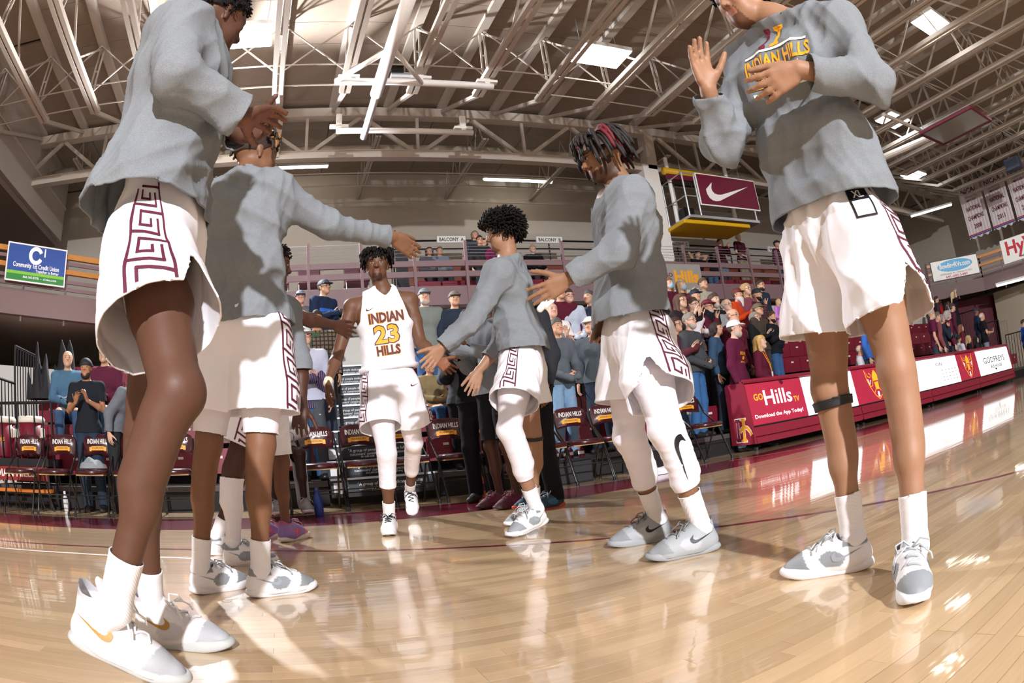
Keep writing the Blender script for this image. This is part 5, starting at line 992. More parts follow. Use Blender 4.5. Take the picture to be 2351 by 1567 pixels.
# -- F: curly hair, reaching low
FF = (-.9, .30, 0)
oF, J, S, hf = player('curly-haired player in grey shirt reaching low to slap hands', J_F, '9e765c', FF, (-.9, .33, -.15), (0, 0, 1), dict(L=dict(palm=(0, 1, -.2), side=(-.35, -.1, .9), curl=(.12, .12, .15, .2), thumb=.5, spread=.09), R=dict(palm=(.2, 1, 0), side=(-1, 0, .2), curl=(.15, .15, .18, .2), thumb=.35)),
    dict(L=((1.395, 3.548, .045), (1.11, 3.43, .0)), R=((1.57, 4.02, 0), (1.27, 3.95, 0))), beard=(.45, .38, .34), goatee=True)
shirt(oF, J, FF, (1.428, 3.683, 1.085), (0, 0, 1), M_hy, (.96, .55), 1.0, .0065, 51); shorts(oF, J, FF, M_shorts, .58, 1.12, .0045, 52, None, .14, outL=(-.55, -.8, 0), outR=(-.3, .9, 0), wd=.10)
legwear(oF, J, 'L', FF, .3, 1.6, M_tights, 'leg_sleeve', .008); legwear(oF, J, 'R', FF, 1.06, 1.10, mat('black_band', '1a1a1e', .6), 'knee_band', .006); std_socks(oF, J, FF, dict(L=1.72, R=1.72))
shoe(oF, (1.40, 3.552, .05), (1.11, 3.43, .0), WG, side=1); shoe(oF, (1.57, 4.02, 0), (1.27, 3.95, 0), WG, side=-1); hair_curly('hair', hf, MATS['hair_black'], oF, 900, .045, .013, low=-.03)
# -- G: headband player
FG = (-.95, .25, 0)
oG, J, S, hf = player('player with white headband and dreadlocks in white leg tights, hand stretched out', J_G, '8c664c', FG, (-.95, .22, -.30), (-.1, 0, 1), dict(L=dict(palm=(0, 1, -.15), side=(-.3, -.1, .95), curl=(.14, .12, .15, .25), thumb=.75, spread=.13), R=dict(palm=(0, -1, 0), side=(-1, 0, 0), curl=(.8, .85, .9, .9), thumb=.3)),
    dict(L=((1.56, 2.10, 0), (1.28, 2.19, 0)), R=((1.63, 2.55, 0), (1.34, 2.65, 0))), beard=(.22, .17, .15))
shirt(oG, J, FG, (1.426, 2.386, .998), (-.03, 0, 1), M_hy, (.94, .95), 1.10, .0075, 61); shorts(oG, J, FG, M_shorts, .66, 1.14, .0065, 62, [('L', (-.6, -.8, 0))], .10, outL=(.12, -1, 0), outR=(0, 1, 0), wd=.115)
for s in 'LR': tg = legwear(oG, J, s, FG, .3, 1.56, M_tights, 'tights', .008, amp=.002)
bl = Sdf(); leg_sdf(bl, J['hipL'], J['kneL'], J['ankL'], FG, .98); V, F = bl.mesh(.009, .008); project('swoosh', poly2([(y * .15, -x * .19) for x, y in SWOOSH]), nframe(J['kneL'] + (J['ankL'] - J['kneL']) * .28 + V3((-.02, -.06, 0)), (1, -.35, 0), (-.35, -1, 0)), bvh_of(V, F), M_black, tg)
std_socks(oG, J, FG, dict(L=1.62, R=1.62)); shoe(oG, (1.565, 2.10, 0), (1.275, 2.19, 0), GR, side=1, scale=1.02); shoe(oG, (1.63, 2.55, 0), (1.34, 2.65, 0), GR, side=-1, scale=1.02)
hair_locs('hair', hf, mat('hair_loc', '1c1412', .7), oG, 120, .15, .0085, 8, m2=mat('hair_red', '6a1420', .7), frac2=.12)
c_, r_, f_, u_, q_ = hf; hb = MB(); pts = [Vector(c_ + (r_ * math.cos(a / 24 * 6.2832) * .090 + f_ * (math.sin(a / 24 * 6.2832) * .104 - .003)) + u_ * (.052 - .012 * math.sin(a / 24 * 6.2832 + math.pi))) for a in range(25)]
hbm = MB(); 
for i, p in enumerate(pts): hbm.v += [tuple(p - Vector(u_) * .02), tuple(p + Vector(u_) * .02)]
hbm.f = [(2 * i, 2 * i + 2, 2 * i + 3, 2 * i + 1) for i in range(24)]; h_ = hbm.build('headband', M_w, oG, True); h_.modifiers.new('t', 'SOLIDIFY').thickness = .004
wr, tp = J['wrL'], J['tipL']; d_ = unit(tp - wr); sd = unit(V3((-.3, -.1, .95)) - d_ * (V3((-.3, -.1, .95)) @ d_))
for a_, b_ in ((.10, .128), (.135, .152)): V, F = Sdf().cap(wr + d_ * a_ - sd * .036 + V3((0, .01, 0)), wr + d_ * b_ - sd * .044 + V3((0, .018, 0)), .0145, .0135).mesh(.004); obj('finger_tape', npmesh('finger_tape', V, F, M_w), oG)
# -- H: right foreground player
FH = (-.95, -.25, 0)
oH, J, S, hf = player('tall player at right in grey team shirt, clapping with both hands raised', J_H, '9e765c', FH, (-.93, .05, -.22), (-.1, 0, 1), dict(L=dict(palm=(.3, 1, -.5), side=(-.3, -.2, .95), curl=(.22, .3, .35, .35), thumb=.3, spread=.10), R=dict(palm=(-.1, -1, -.1), side=(1, -.1, .15), curl=(.12, .15, .18, .2), thumb=.55, spread=.08)),
    dict(L=((1.47, 1.03, 0), (1.31, .89, 0)), R=((1.53, 1.215, 0), (1.34, 1.47, 0))), beard=(.35, .28, .25), q=1.02, goatee=True)
sh_, V, F = shirt(oH, J, FH, (1.507, 1.19, 1.085), (0, 0, 1), M_hy, (.86, .90), 1.08, .0075, 71); bvH = bvh_of(V, F); ch = (J['shL'] + J['shR']) / 2; rH = unit(J['shR'] - J['shL']); fH = unit(np.cross(V3((0, 0, 1)), rH)); fH = fH if fH @ V3(FH) > 0 else -fH; upH = V3((0, 0, 1)); xh = -rH
def hp(s, dz, dx, size, wdt, m, bold, nm='chest_print'): project(nm, text2(s, size, wdt, bold), nframe(ch + fH * .12 + upH * dz + xh * dx, xh, fH), bvH, m, sh_, .003, start=.07)
hp('INDIAN HILLS', -.115, 0, .075, .27, M_jg, .03); hp('BASKETBALL', -.165, 0, .04, .19, M_w, .02)
for dz, m in ((-.068, M_w), (-.19, M_jg), (-.215, M_w)): project('chest_stripe', poly2([(-.13, -.005), (.13, -.005), (.13, .005), (-.13, .005)]), nframe(ch + fH * .12 + upH * dz, xh, fH), bvH, m, sh_, .003, start=.07)
project('chest_mark', poly2(serif(.012, 0, .02, .05, .012)), nframe(ch + fH * .12 + upH * -.01, xh, fH), bvH, M_jg, sh_, .003, start=.07); project('chest_mark', poly2(serif(-.035, 0, .012, .05, .012)), nframe(ch + fH * .12 + upH * -.01, xh, fH), bvH, M_mr, sh_, .003, start=.07)
sH, V, F, hm = shorts(oH, J, FH, M_shorts, .62, 1.16, .009, 72, [('L', (-.3, -1, 0))], .24, outL=(.35, -1, 0), outR=(-.2, 1, 0), wd=.12); bvh2 = bvh_of(V, F); fo = nframe(V3((1.395, .972, 1.05)), (.75, -.6, 0), (-.6, -.8, 0)); tg = project('size_tag', poly2([(-.033, -.05), (.033, -.05), (.033, .05), (-.033, .05)]), fo, bvh2, M_blk, sH, .003); project('tag_field', poly2([(-.027, -.044), (.027, -.044), (.027, .008), (-.027, .008)]), fo, bvh2, M_w, sH, .004); project('tag_lettering', text2('XL', .035, .035), fo @ Matrix.Translation((0, .03, 0)), bvh2, M_w, sH, .004)
legwear(oH, J, 'R', FH, 1.075, 1.13, MATS['black_band'], 'knee_band', .008); std_socks(oH, J, FH, dict(L=1.70, R=1.69)); shoe(oH, (1.47, 1.03, 0), (1.31, .89, 0), WG, side=1, scale=1.02); shoe(oH, (1.53, 1.215, 0), (1.34, 1.47, 0), WG, side=-1, scale=1.02); hair_curly('hair', hf, MATS['hair_black'], oH, 250, .012)

# ================================================================ the crowd
RT, FW, UP = V3((-1, 0, 0)), V3((0, -1, 0)), V3((0, 0, 1))
def joints(pose):
    J = {}
    for s, g in (('L', 1), ('R', -1)):
        J['hip' + s] = V3((g * .085, 0, .93)); J['kne' + s] = V3((g * .10, -.02, .50)); J['ank' + s] = V3((g * .11, .03, .09)); J['sh' + s] = V3((g * .185, .0, 1.41)); J['el' + s] = V3((g * .245, .03, 1.13)); J['wr' + s] = V3((g * .25, -.06, .89)); J['tip' + s] = J['wr' + s] + V3((0, -.03, -.19))
    J['neck'] = V3((0, .015, 1.47)); J['head'] = V3((0, -.02, 1.62))
    def arm(s, el, wr, tip):
        g = 1 if s == 'L' else -1
        for k, p in (('el', el), ('wr', wr), ('tip', tip)): J[k + s] = V3((g * p[0], p[1], p[2]))
    if pose in ('clap', 'clapmouth', 'sitclap'):
        dz = .16 if pose == 'clapmouth' else 0
        arm('L', (.24, -.08, 1.15 + dz * .5), (.07, -.27, 1.24 + dz), (.015, -.33, 1.41 + dz)); arm('R', (.25, -.06, 1.15 + dz * .5), (.09, -.27, 1.22 + dz), (.02, -.33, 1.40 + dz))
    if pose == 'clasp': arm('L', (.26, -.01, 1.13), (.09, -.24, 1.0), (-.06, -.27, .95)); arm('R', (.26, -.01, 1.12), (.09, -.23, .98), (-.05, -.28, .93))
    if pose == 'phone': arm('L', (.2, -.14, 1.19), (.06, -.30, 1.40), (.01, -.33, 1.56)); arm('R', (.2, -.14, 1.19), (.06, -.30, 1.38), (.01, -.33, 1.54))
    if pose in ('chin', 'chinsit'): arm('L', (.24, -.08, 1.14), (-.03, -.23, 1.16), (-.17, -.24, 1.18)); arm('R', (.18, -.14, 1.16), (.05, -.20, 1.40), (.0, -.14, 1.55))
    if pose == 'bottle': arm('R', (.25, -.03, 1.15), (.10, -.28, 1.17), (-.05, -.33, 1.2)); arm('L', (.26, .02, 1.13), (.15, -.2, 1.05), (.0, -.28, 1.05))
    if pose == 'paper': arm('R', (.25, -.03, 1.15), (.10, -.30, 1.14), (.0, -.38, 1.24)); arm('L', (.26, -.03, 1.14), (.12, -.30, 1.13), (.0, -.38, 1.2))
    if pose == 'up':
        for s in 'LR': arm(s, (.33, -.05, 1.45), (.22, -.08, 1.68), (.14, -.08, 1.83))
    if pose == 'bend':
        for k in J:
            if J[k][2] > 1.0: J[k] = J[k] + V3((0, -(J[k][2] - .95) * .55, -(J[k][2] - .95) * .24))
    if pose in ('sit', 'chinsit', 'headhands'):
        for k in J:
            if k[:3] in ('kne', 'ank'): continue
            J[k] = J[k] + V3((0, .0, -.42))
        for s, g in (('L', 1), ('R', -1)):
            J['kne' + s] = V3((g * .13, -.43, .51)); J['ank' + s] = V3((g * .13, -.42, .09))
            if pose == 'sit': arm(s, (.24, -.05, .72), (.07, -.26, .66), (-.02, -.36, .62))
            if pose == 'headhands': arm(s, (.40, -.05, 1.20), (.16, .08, 1.20), (.04, .11, 1.22))
    return J
TM = {}
def template(pose, belly=0.):
    key = (pose, belly)
    if key in TM: return TM[key]
    J = joints(pose); S = Sdf(); torso_sdf(S, J, FW, .92, belly); sit = J['hipL'][2] < .7; vx = .0145
    for s in 'LR': leg_sdf(S, J['hip' + s], J['kne' + s], J['ank' + s], FW, .88); arm_sdf(S, J['sh' + s], J['el' + s], J['wr' + s], .84)
    hd_f = FW if pose != 'bend' else V3((0, -1, -.7)); hd_f = hd_f + V3((0, 0, .10)) if pose not in ('bend',) else hd_f
    S.cap(J['neck'] - UP * .03, J['head'] - UP * .05, .052, .05, .03); hf = head_sdf(S, J['head'], hd_f, UP, .97)
    for s, g in (('L', 1), ('R', -1)): hand_sdf(S, J['wr' + s], J['tip' + s], palm=(-g, .1, .1), side=(0, -.5, .8) if pose != 'side' else (0, -1, 0), curl=(.3, .3, .35, .4), L=.165); foot_sdf(S, J['ank' + s], J['ank' + s] + V3((0, .07, -.09)), J['ank' + s] + V3((0, -.17, -.09)))
    V, F = S.mesh(.0105); V = relax(V, F, 1, .3); t = head_tint(V, hf, 'c9a184', False, None, (.35, .28, .24)); t[np.linalg.norm(V - hf[0], axis=1) > .16] = 1; body = npmesh('person', V, F, skin('c9a184'), t)
    def top(short):
        T = Sdf(); torso_sdf(T, J, FW, .92, belly); hc = (J['hipL'] + J['hipR']) / 2; T.cap(hc - UP * .10 - RT * .07, hc - UP * .10 + RT * .07, .115 + belly * .5, None, .06)
        for s in 'LR': T.chain([J['sh' + s], J['el' + s]], [.058, .05], .05); T.chain([J['el' + s], J['wr' + s] + (J['wr' + s] - J['el' + s]) * .25], [.049, .036], .03)
        T.cap(J['neck'] - UP * .02, J['neck'] + UP * .1, .06, .058, .03); cu = [plane(hc + V3((0, 0, -.03 if not sit else .02)), UP), plane(J['neck'] + UP * .03, -(UP + hd_f * .3))]
        for s in 'LR':
            a, b = (J['el' + s], J['wr' + s]) if not short else (J['sh' + s], J['el' + s]); c = a + (b - a) * (.94 if not short else .72); d = b - a
            cu.append((lambda c, d, e: (lambda P: np.where(np.linalg.norm(P - c, axis=1) < e, -(P - c) @ unit(d), .1)))(c, d, .11 if not short else .13))
            if short: cu.append((lambda e, w_: (lambda P: np.where(np.minimum(np.linalg.norm(P - e, axis=1), np.minimum(np.linalg.norm(P - (e + w_) / 2, axis=1), np.linalg.norm(P - w_, axis=1))) < .105, -.1, .1)))(J['el' + s], J['wr' + s])) if False else None
        cu = [c for c in cu if c is not None]; V, F = T.mesh(vx, .012); V = relax(V, F, 1, .4)
        for c in cu: V, F = cut(V, F, c)
        if short:   # drop the forearm tubes left beyond the short sleeve
            keep = np.ones(len(F), bool); C = V[F].mean(1)
            for s in 'LR':
                e, w_, sh = J['el' + s], J['wr' + s], J['sh' + s]
                for k in range(9): keep &= np.linalg.norm(C - (e + (w_ - e) * k / 6), axis=1) > .085
                keep &= ~((np.linalg.norm(C - (sh + (e - sh) * .9), axis=1) < .085))
            F = F[keep]
        N = vnormals(V, F); V = folds(V, N, .0035, [RT, RT + UP], 5, 26.); return npmesh('top', V, F, M_hy), V, F
    def bottom(shorts_):
        B = Sdf(); hc = (J['hipL'] + J['hipR']) / 2; B.cap(J['hipL'], J['hipR'], .105 * .92, None, .05); up = UP; B.cap(hc + up * .1 - RT * .05, hc + up * .1 + RT * .05, .1 + belly * .4, None, .05)
        for s in 'LR': B.chain([J['hip' + s], J['kne' + s], J['ank' + s] + (J['ank' + s] - J['kne' + s]) * .05], [.088, .068, .056], .03)
        V, F = B.mesh(vx, .010)
        if shorts_:
            for s in 'LR': V, F = cut(V, F, (lambda c, d: (lambda P: np.where(np.linalg.norm(P - c, axis=1) < .2, -(P - c) @ d, np.where((P - c) @ d > 0, -.1, .1))))(J['hip' + s] + (J['kne' + s] - J['hip' + s]) * .9, unit(J['kne' + s] - J['hip' + s])))
        else: V, F = cut(V, F, lambda P: P[:, 2] - .06)
        V, F = cut(V, F, plane(hc + UP * .02, -UP))
        return npmesh('trousers', folds(V, vnormals(V, F), .003, [UP, RT], 6, 20.), F, M_hy)
    TM[key] = dict(S=S, J=J, body=body, top=top, bottom=bottom, hf=hf, c={}); return TM[key]
def tpart(tm, nm, arg):
    if (nm, arg) not in tm['c']: tm['c'][nm, arg] = tm[nm](arg)
    return tm['c'][nm, arg]
def head_parts():
    c, r, f, u = V3((0, 0, 0)), RT, FW, UP; d = {}; g = lambda x, y, z: r * x + f * y + u * z
    def shell(S, cuts, vox=.011, off=0., rough=0.):
        V, F = S.mesh(vox, off); V = relax(V, F, 1, .4)
        for q in cuts: V, F = cut(V, F, q)
        if rough: V = folds(V, vnormals(V, F), rough, [r, r + f, f], 3, 120.)
        return npmesh('hair', V, F)
    base = lambda: Sdf().cap(g(0, -.026, .036), g(0, .014, .038), .083, .083, .02)
    hl = lambda V: (V @ u) - (.055 * np.clip((V @ f) / .08, 0, 1) - .03 * np.clip(-(V @ f) / .05, 0, 1))
    d['short'] = shell(base().ball(g(0, .03, .085), .045, .03), [hl], rough=.004); d['fringe'] = shell(Sdf().cap(g(0, -.026, .025), g(0, .0, .025), .083, .080, .02), [lambda V: (V @ u) + .03, lambda V: .052 - (V @ u) - .0 * (V @ f), lambda V: .035 - (V @ f)])
    L = base()
    for x in (-1, 1): L.cap(g(x * .078, -.01, .03), g(x * .10, .02, -.22), .032, .022, .04)
    L.cap(g(0, -.06, .0), g(0, -.09, -.24), .075, .07, .05); d['long'] = shell(L, [lambda V: np.where((V @ u) < .05, .045 - (V @ f) + .02 * 0, hl(V) + .0)], rough=.0045); B = base().cap(g(0, -.05, .0), g(0, -.055, -.07), .085, .075, .04)
    for x in (-1, 1): B.cap(g(x * .076, 0, .03), g(x * .082, .01, -.055), .030, .026, .03)
    d['bob'] = shell(B, [lambda V: np.where((V @ u) < .05, .045 - (V @ f), hl(V))], rough=.0045); dome = Sdf().cap(g(0, -.026, .042), g(0, .016, .044), .087, .087, .02)
    d['beanie'] = shell(dome, [lambda V: (V @ u) - .025]); dome2 = lambda sg: Sdf().cap(g(0, -.026, .042), g(0, .016, .044), .088, .088, .02).cap(g(-.05, sg * .10, .052), g(.05, sg * .10, .052), .038, .038, .01, n=u, fl=3.2).cap(g(-.03, sg * .135, .046), g(.03, sg * .135, .046), .034, .034, .02, n=u, fl=3.4)
    d['cap'] = shell(dome2(1), [lambda V: (V @ u) - .036], .0085); d['capback'] = shell(dome2(-1), [lambda V: (V @ u) - .030], .0085)
    bd = Sdf().cap(g(0, .012, -.042), g(0, .05, -.082), .060, .040, .03).cap(g(-.03, .05, -.075), g(.03, .05, -.075), .034, .034, .03); d['beard'] = shell(bd, [lambda V: -.045 - (V @ u) - .25 * np.clip(.03 - (V @ f), 0, 1), lambda V: (V @ f) + .01], .010, .004); bl = bd.cap(g(0, .075, -.10), g(0, .085, -.22), .045, .02, .03); d['beardlong'] = shell(bl, [lambda V: -.045 - (V @ u)], .011, .004)
    d['mask'] = shell(Sdf().cap(g(0, .02, -.045), g(0, .062, -.055), .062, .046, .03).ball(g(0, .09, -.03), .025, .02), [lambda V: .0 - (V @ u), lambda V: (V @ u) + .088, lambda V: (V @ f) - .02], .011, .004)
    gm = MB()
    for x in (-1, 1): gm.tube([Vector(g(x * .032 + .022 * math.cos(a * .5236), .099, .003 + .016 * math.sin(a * .5236))) for a in range(13)], .0022, 5, False); gm.tube([Vector(g(x * .054, .097, .006)), Vector(g(x * .08, .02, .008))], .0022, 5)
    gm.tube([Vector(g(-.01, .102, .006)), Vector(g(.01, .102, .006))], .0022, 5); d['glasses'] = gm.mesh('glasses'); return d
HP = head_parts()
SHOE_LOW = None
def omat(o, m):
    if not o.data.materials: o.data.materials.append(m)
    o.material_slots[0].link = 'OBJECT'; o.material_slots[0].material = m
def stripes_mat(name, a, b, sc_, plaid=False):
    if name in MATS: return MATS[name]
    m = mat(name, a, .85); nt = m.node_tree; N = nt.nodes; L = nt.links; bs = N['Principled BSDF']; src = bs.inputs['Base Color'].links[0].from_socket; tc = N.new('ShaderNodeTexCoord'); last = src
    for ax in (('X', 'Z') if plaid else ('X',)):
        w_ = N.new('ShaderNodeTexWave'); w_.bands_direction = ax; w_.inputs['Scale'].default_value = sc_; L.new(tc.outputs['Object'], w_.inputs['Vector']); r = N.new('ShaderNodeValToRGB'); r.color_ramp.interpolation = 'CONSTANT'; r.color_ramp.elements[1].position = .8; L.new(w_.outputs['Fac'], r.inputs[0])
        mx = N.new('ShaderNodeMix'); mx.data_type = 'RGBA'; L.new(r.outputs[0], mx.inputs[0]); L.new(last, mx.inputs[6]); mx.inputs[7].default_value = [*lin(b), 1]; last = mx.outputs[2]
    L.new(last, bs.inputs['Base Color']); return m
def spectator(x, y, z, s, pose, sk, hair, hc, top, bot, ex, rz, label, shorts_=False, style=None, group='spectators'):
    belly = .05 if 'belly' in ex else 0.; tm = template(pose, belly); o = obj('person', tm['body'], label=label, category='person', group=group); omat(o, skin(sk)); o.location = (x, y, z); o.rotation_euler = (0, 0, R_(rz)); o.scale = (s, s, s)
    T, TV, TF = tpart(tm, 'top', 'short' in ex); t = obj('top', T, o)
    m = stripes_mat('striped_shirt', top, '6a6a9a', 12) if 'stripes' in ex else stripes_mat('plaid_' + top, top, '241a1e', 6, True) if 'plaid' in label else mat('cloth_' + top, top, .85, var=.07, scale=30, bump=.2, bscale=300, spec=.2); omat(t, m)
    b = obj('shorts' if shorts_ else 'trousers', tpart(tm, 'bottom', shorts_), o); omat(b, mat('cloth_' + bot, bot, .85, var=.10, scale=25, bump=.2, bscale=300, spec=.2)); H_ = Vector(tm['hf'][0]); 
    def hpart(nm, k, c, rough=.7): p = obj(nm, HP[k], o, smooth=True); omat(p, mat('hair_' + c, c, rough, var=.2, scale=60, bump=.5, bscale=150)); p.location = H_; p.scale = (.97,) * 3; return p
    if hair in HP: hpart('cap' if 'cap' in hair or hair == 'beanie' else 'hair', hair, hc)
    if hair in ('cap', 'capback'): hpart('hair', 'fringe', '4a4038')
    for k in ('beardlong', 'beardw', 'beard'):
        if k in ex.split(): hpart('beard', 'beardlong' if k == 'beardlong' else 'beard', {'beardlong': 'd0ccc4', 'beardw': 'b4aca4', 'beard': '241a14'}[k]); break
    if 'glasses' in ex: p = obj('glasses', HP['glasses'], o); omat(p, M_blk); p.location = H_
    if 'mask' in ex: p = obj('face_mask', HP['mask'], o, smooth=True); omat(p, mat('mask_blue', '8fb8d8', .8)); p.location = H_
    J = tm['J']; eyes(tm['S'], tm['hf'], o, None, True)
    if 'lanyard' in ex: MB().tube([Vector(J['neck'] + V3((.05, -.07, .0))), Vector(J['neck'] + V3((.03, -.15, -.2))), Vector(J['neck'] + V3((0, -.17, -.32))), Vector(J['neck'] + V3((-.03, -.15, -.2))), Vector(J['neck'] + V3((-.05, -.07, 0)))], .005, 5).build('lanyard', M_or, o); MB().box(tuple(J['neck'] + V3((0, -.175, -.37))), (.06, .008, .085)).build('badge', M_w, o)
    if 'cross' in ex: MB().box(tuple(J['neck'] + V3((0, -.135, -.12))), (.012, .006, .06)).box(tuple(J['neck'] + V3((0, -.135, -.11))), (.04, .006, .012)).build('cross_pendant', M_galv, o)
    if 'stripe' in ex.split(): q = Sdf(); torso_sdf(q, J, FW, .92, 0); V, F = q.mesh(.014, .017); hz = 1.2; V, F = cut(V, F, lambda P: P[:, 2] - hz); V, F = cut(V, F, lambda P: hz + .09 - P[:, 2]); V, F = cut(V, F, lambda P: .23 - np.abs(P[:, 0])); obj('blue_panel', npmesh('blue_panel', V, F, mat('bright_blue', '2a6ad0', .8)), o)
    if 'watch' in ex: V, F = Sdf().cap(J['wrL'] - V3((0, 0, .012)), J['wrL'] + V3((0, 0, .012)), .036).mesh(.01); obj('wrist_watch', npmesh('wrist_watch', V, F, M_black), o)
    if 'print' in ex:
        bv = bvh_of(TV, TF)
        for st_, zz, w_, sz in (('INDIAN HILLS', 1.28, .26, .06), ('ATHLETIC DEPT', 1.17, .2, .035)): project('chest_print', text2(st_, sz, w_), nframe((0, -.2, zz), (1, 0, 0), (0, -1, 0)), bv, M_jg, o, .004, .03)
        project('chest_print', poly2([(.05 * math.cos(a * .3927), .025 * math.sin(a * .3927)) for a in range(16)]), nframe((0, -.2, 1.225), (1, 0, 0), (0, -1, 0)), bv, M_jg, o, .004, .03)
    for q, sg in (('L', 1), ('R', -1)):
        a = J['ank' + q]; h0 = a + V3((0, .07, -.09)); shoe_simple(o, h0, style)
    return o
SL = {}
def shoe_simple(o, h0, style):
    if style:
        p = shoe(o, tuple(h0), tuple(h0 + V3((0, -.29, 0))), style); return p
    if 0 not in SL:
        V, F = Sdf().cap((0, -.04, .05), (0, -.12, .045), .045, .042).cap((0, -.12, .04), (0, -.24, .028), .044, .034).mesh(.016); SL[0] = npmesh('shoe', V, F, mat('plain_shoe', '24201e', .6))
    p = obj('shoe', SL[0], o); p.location = tuple(h0); return p
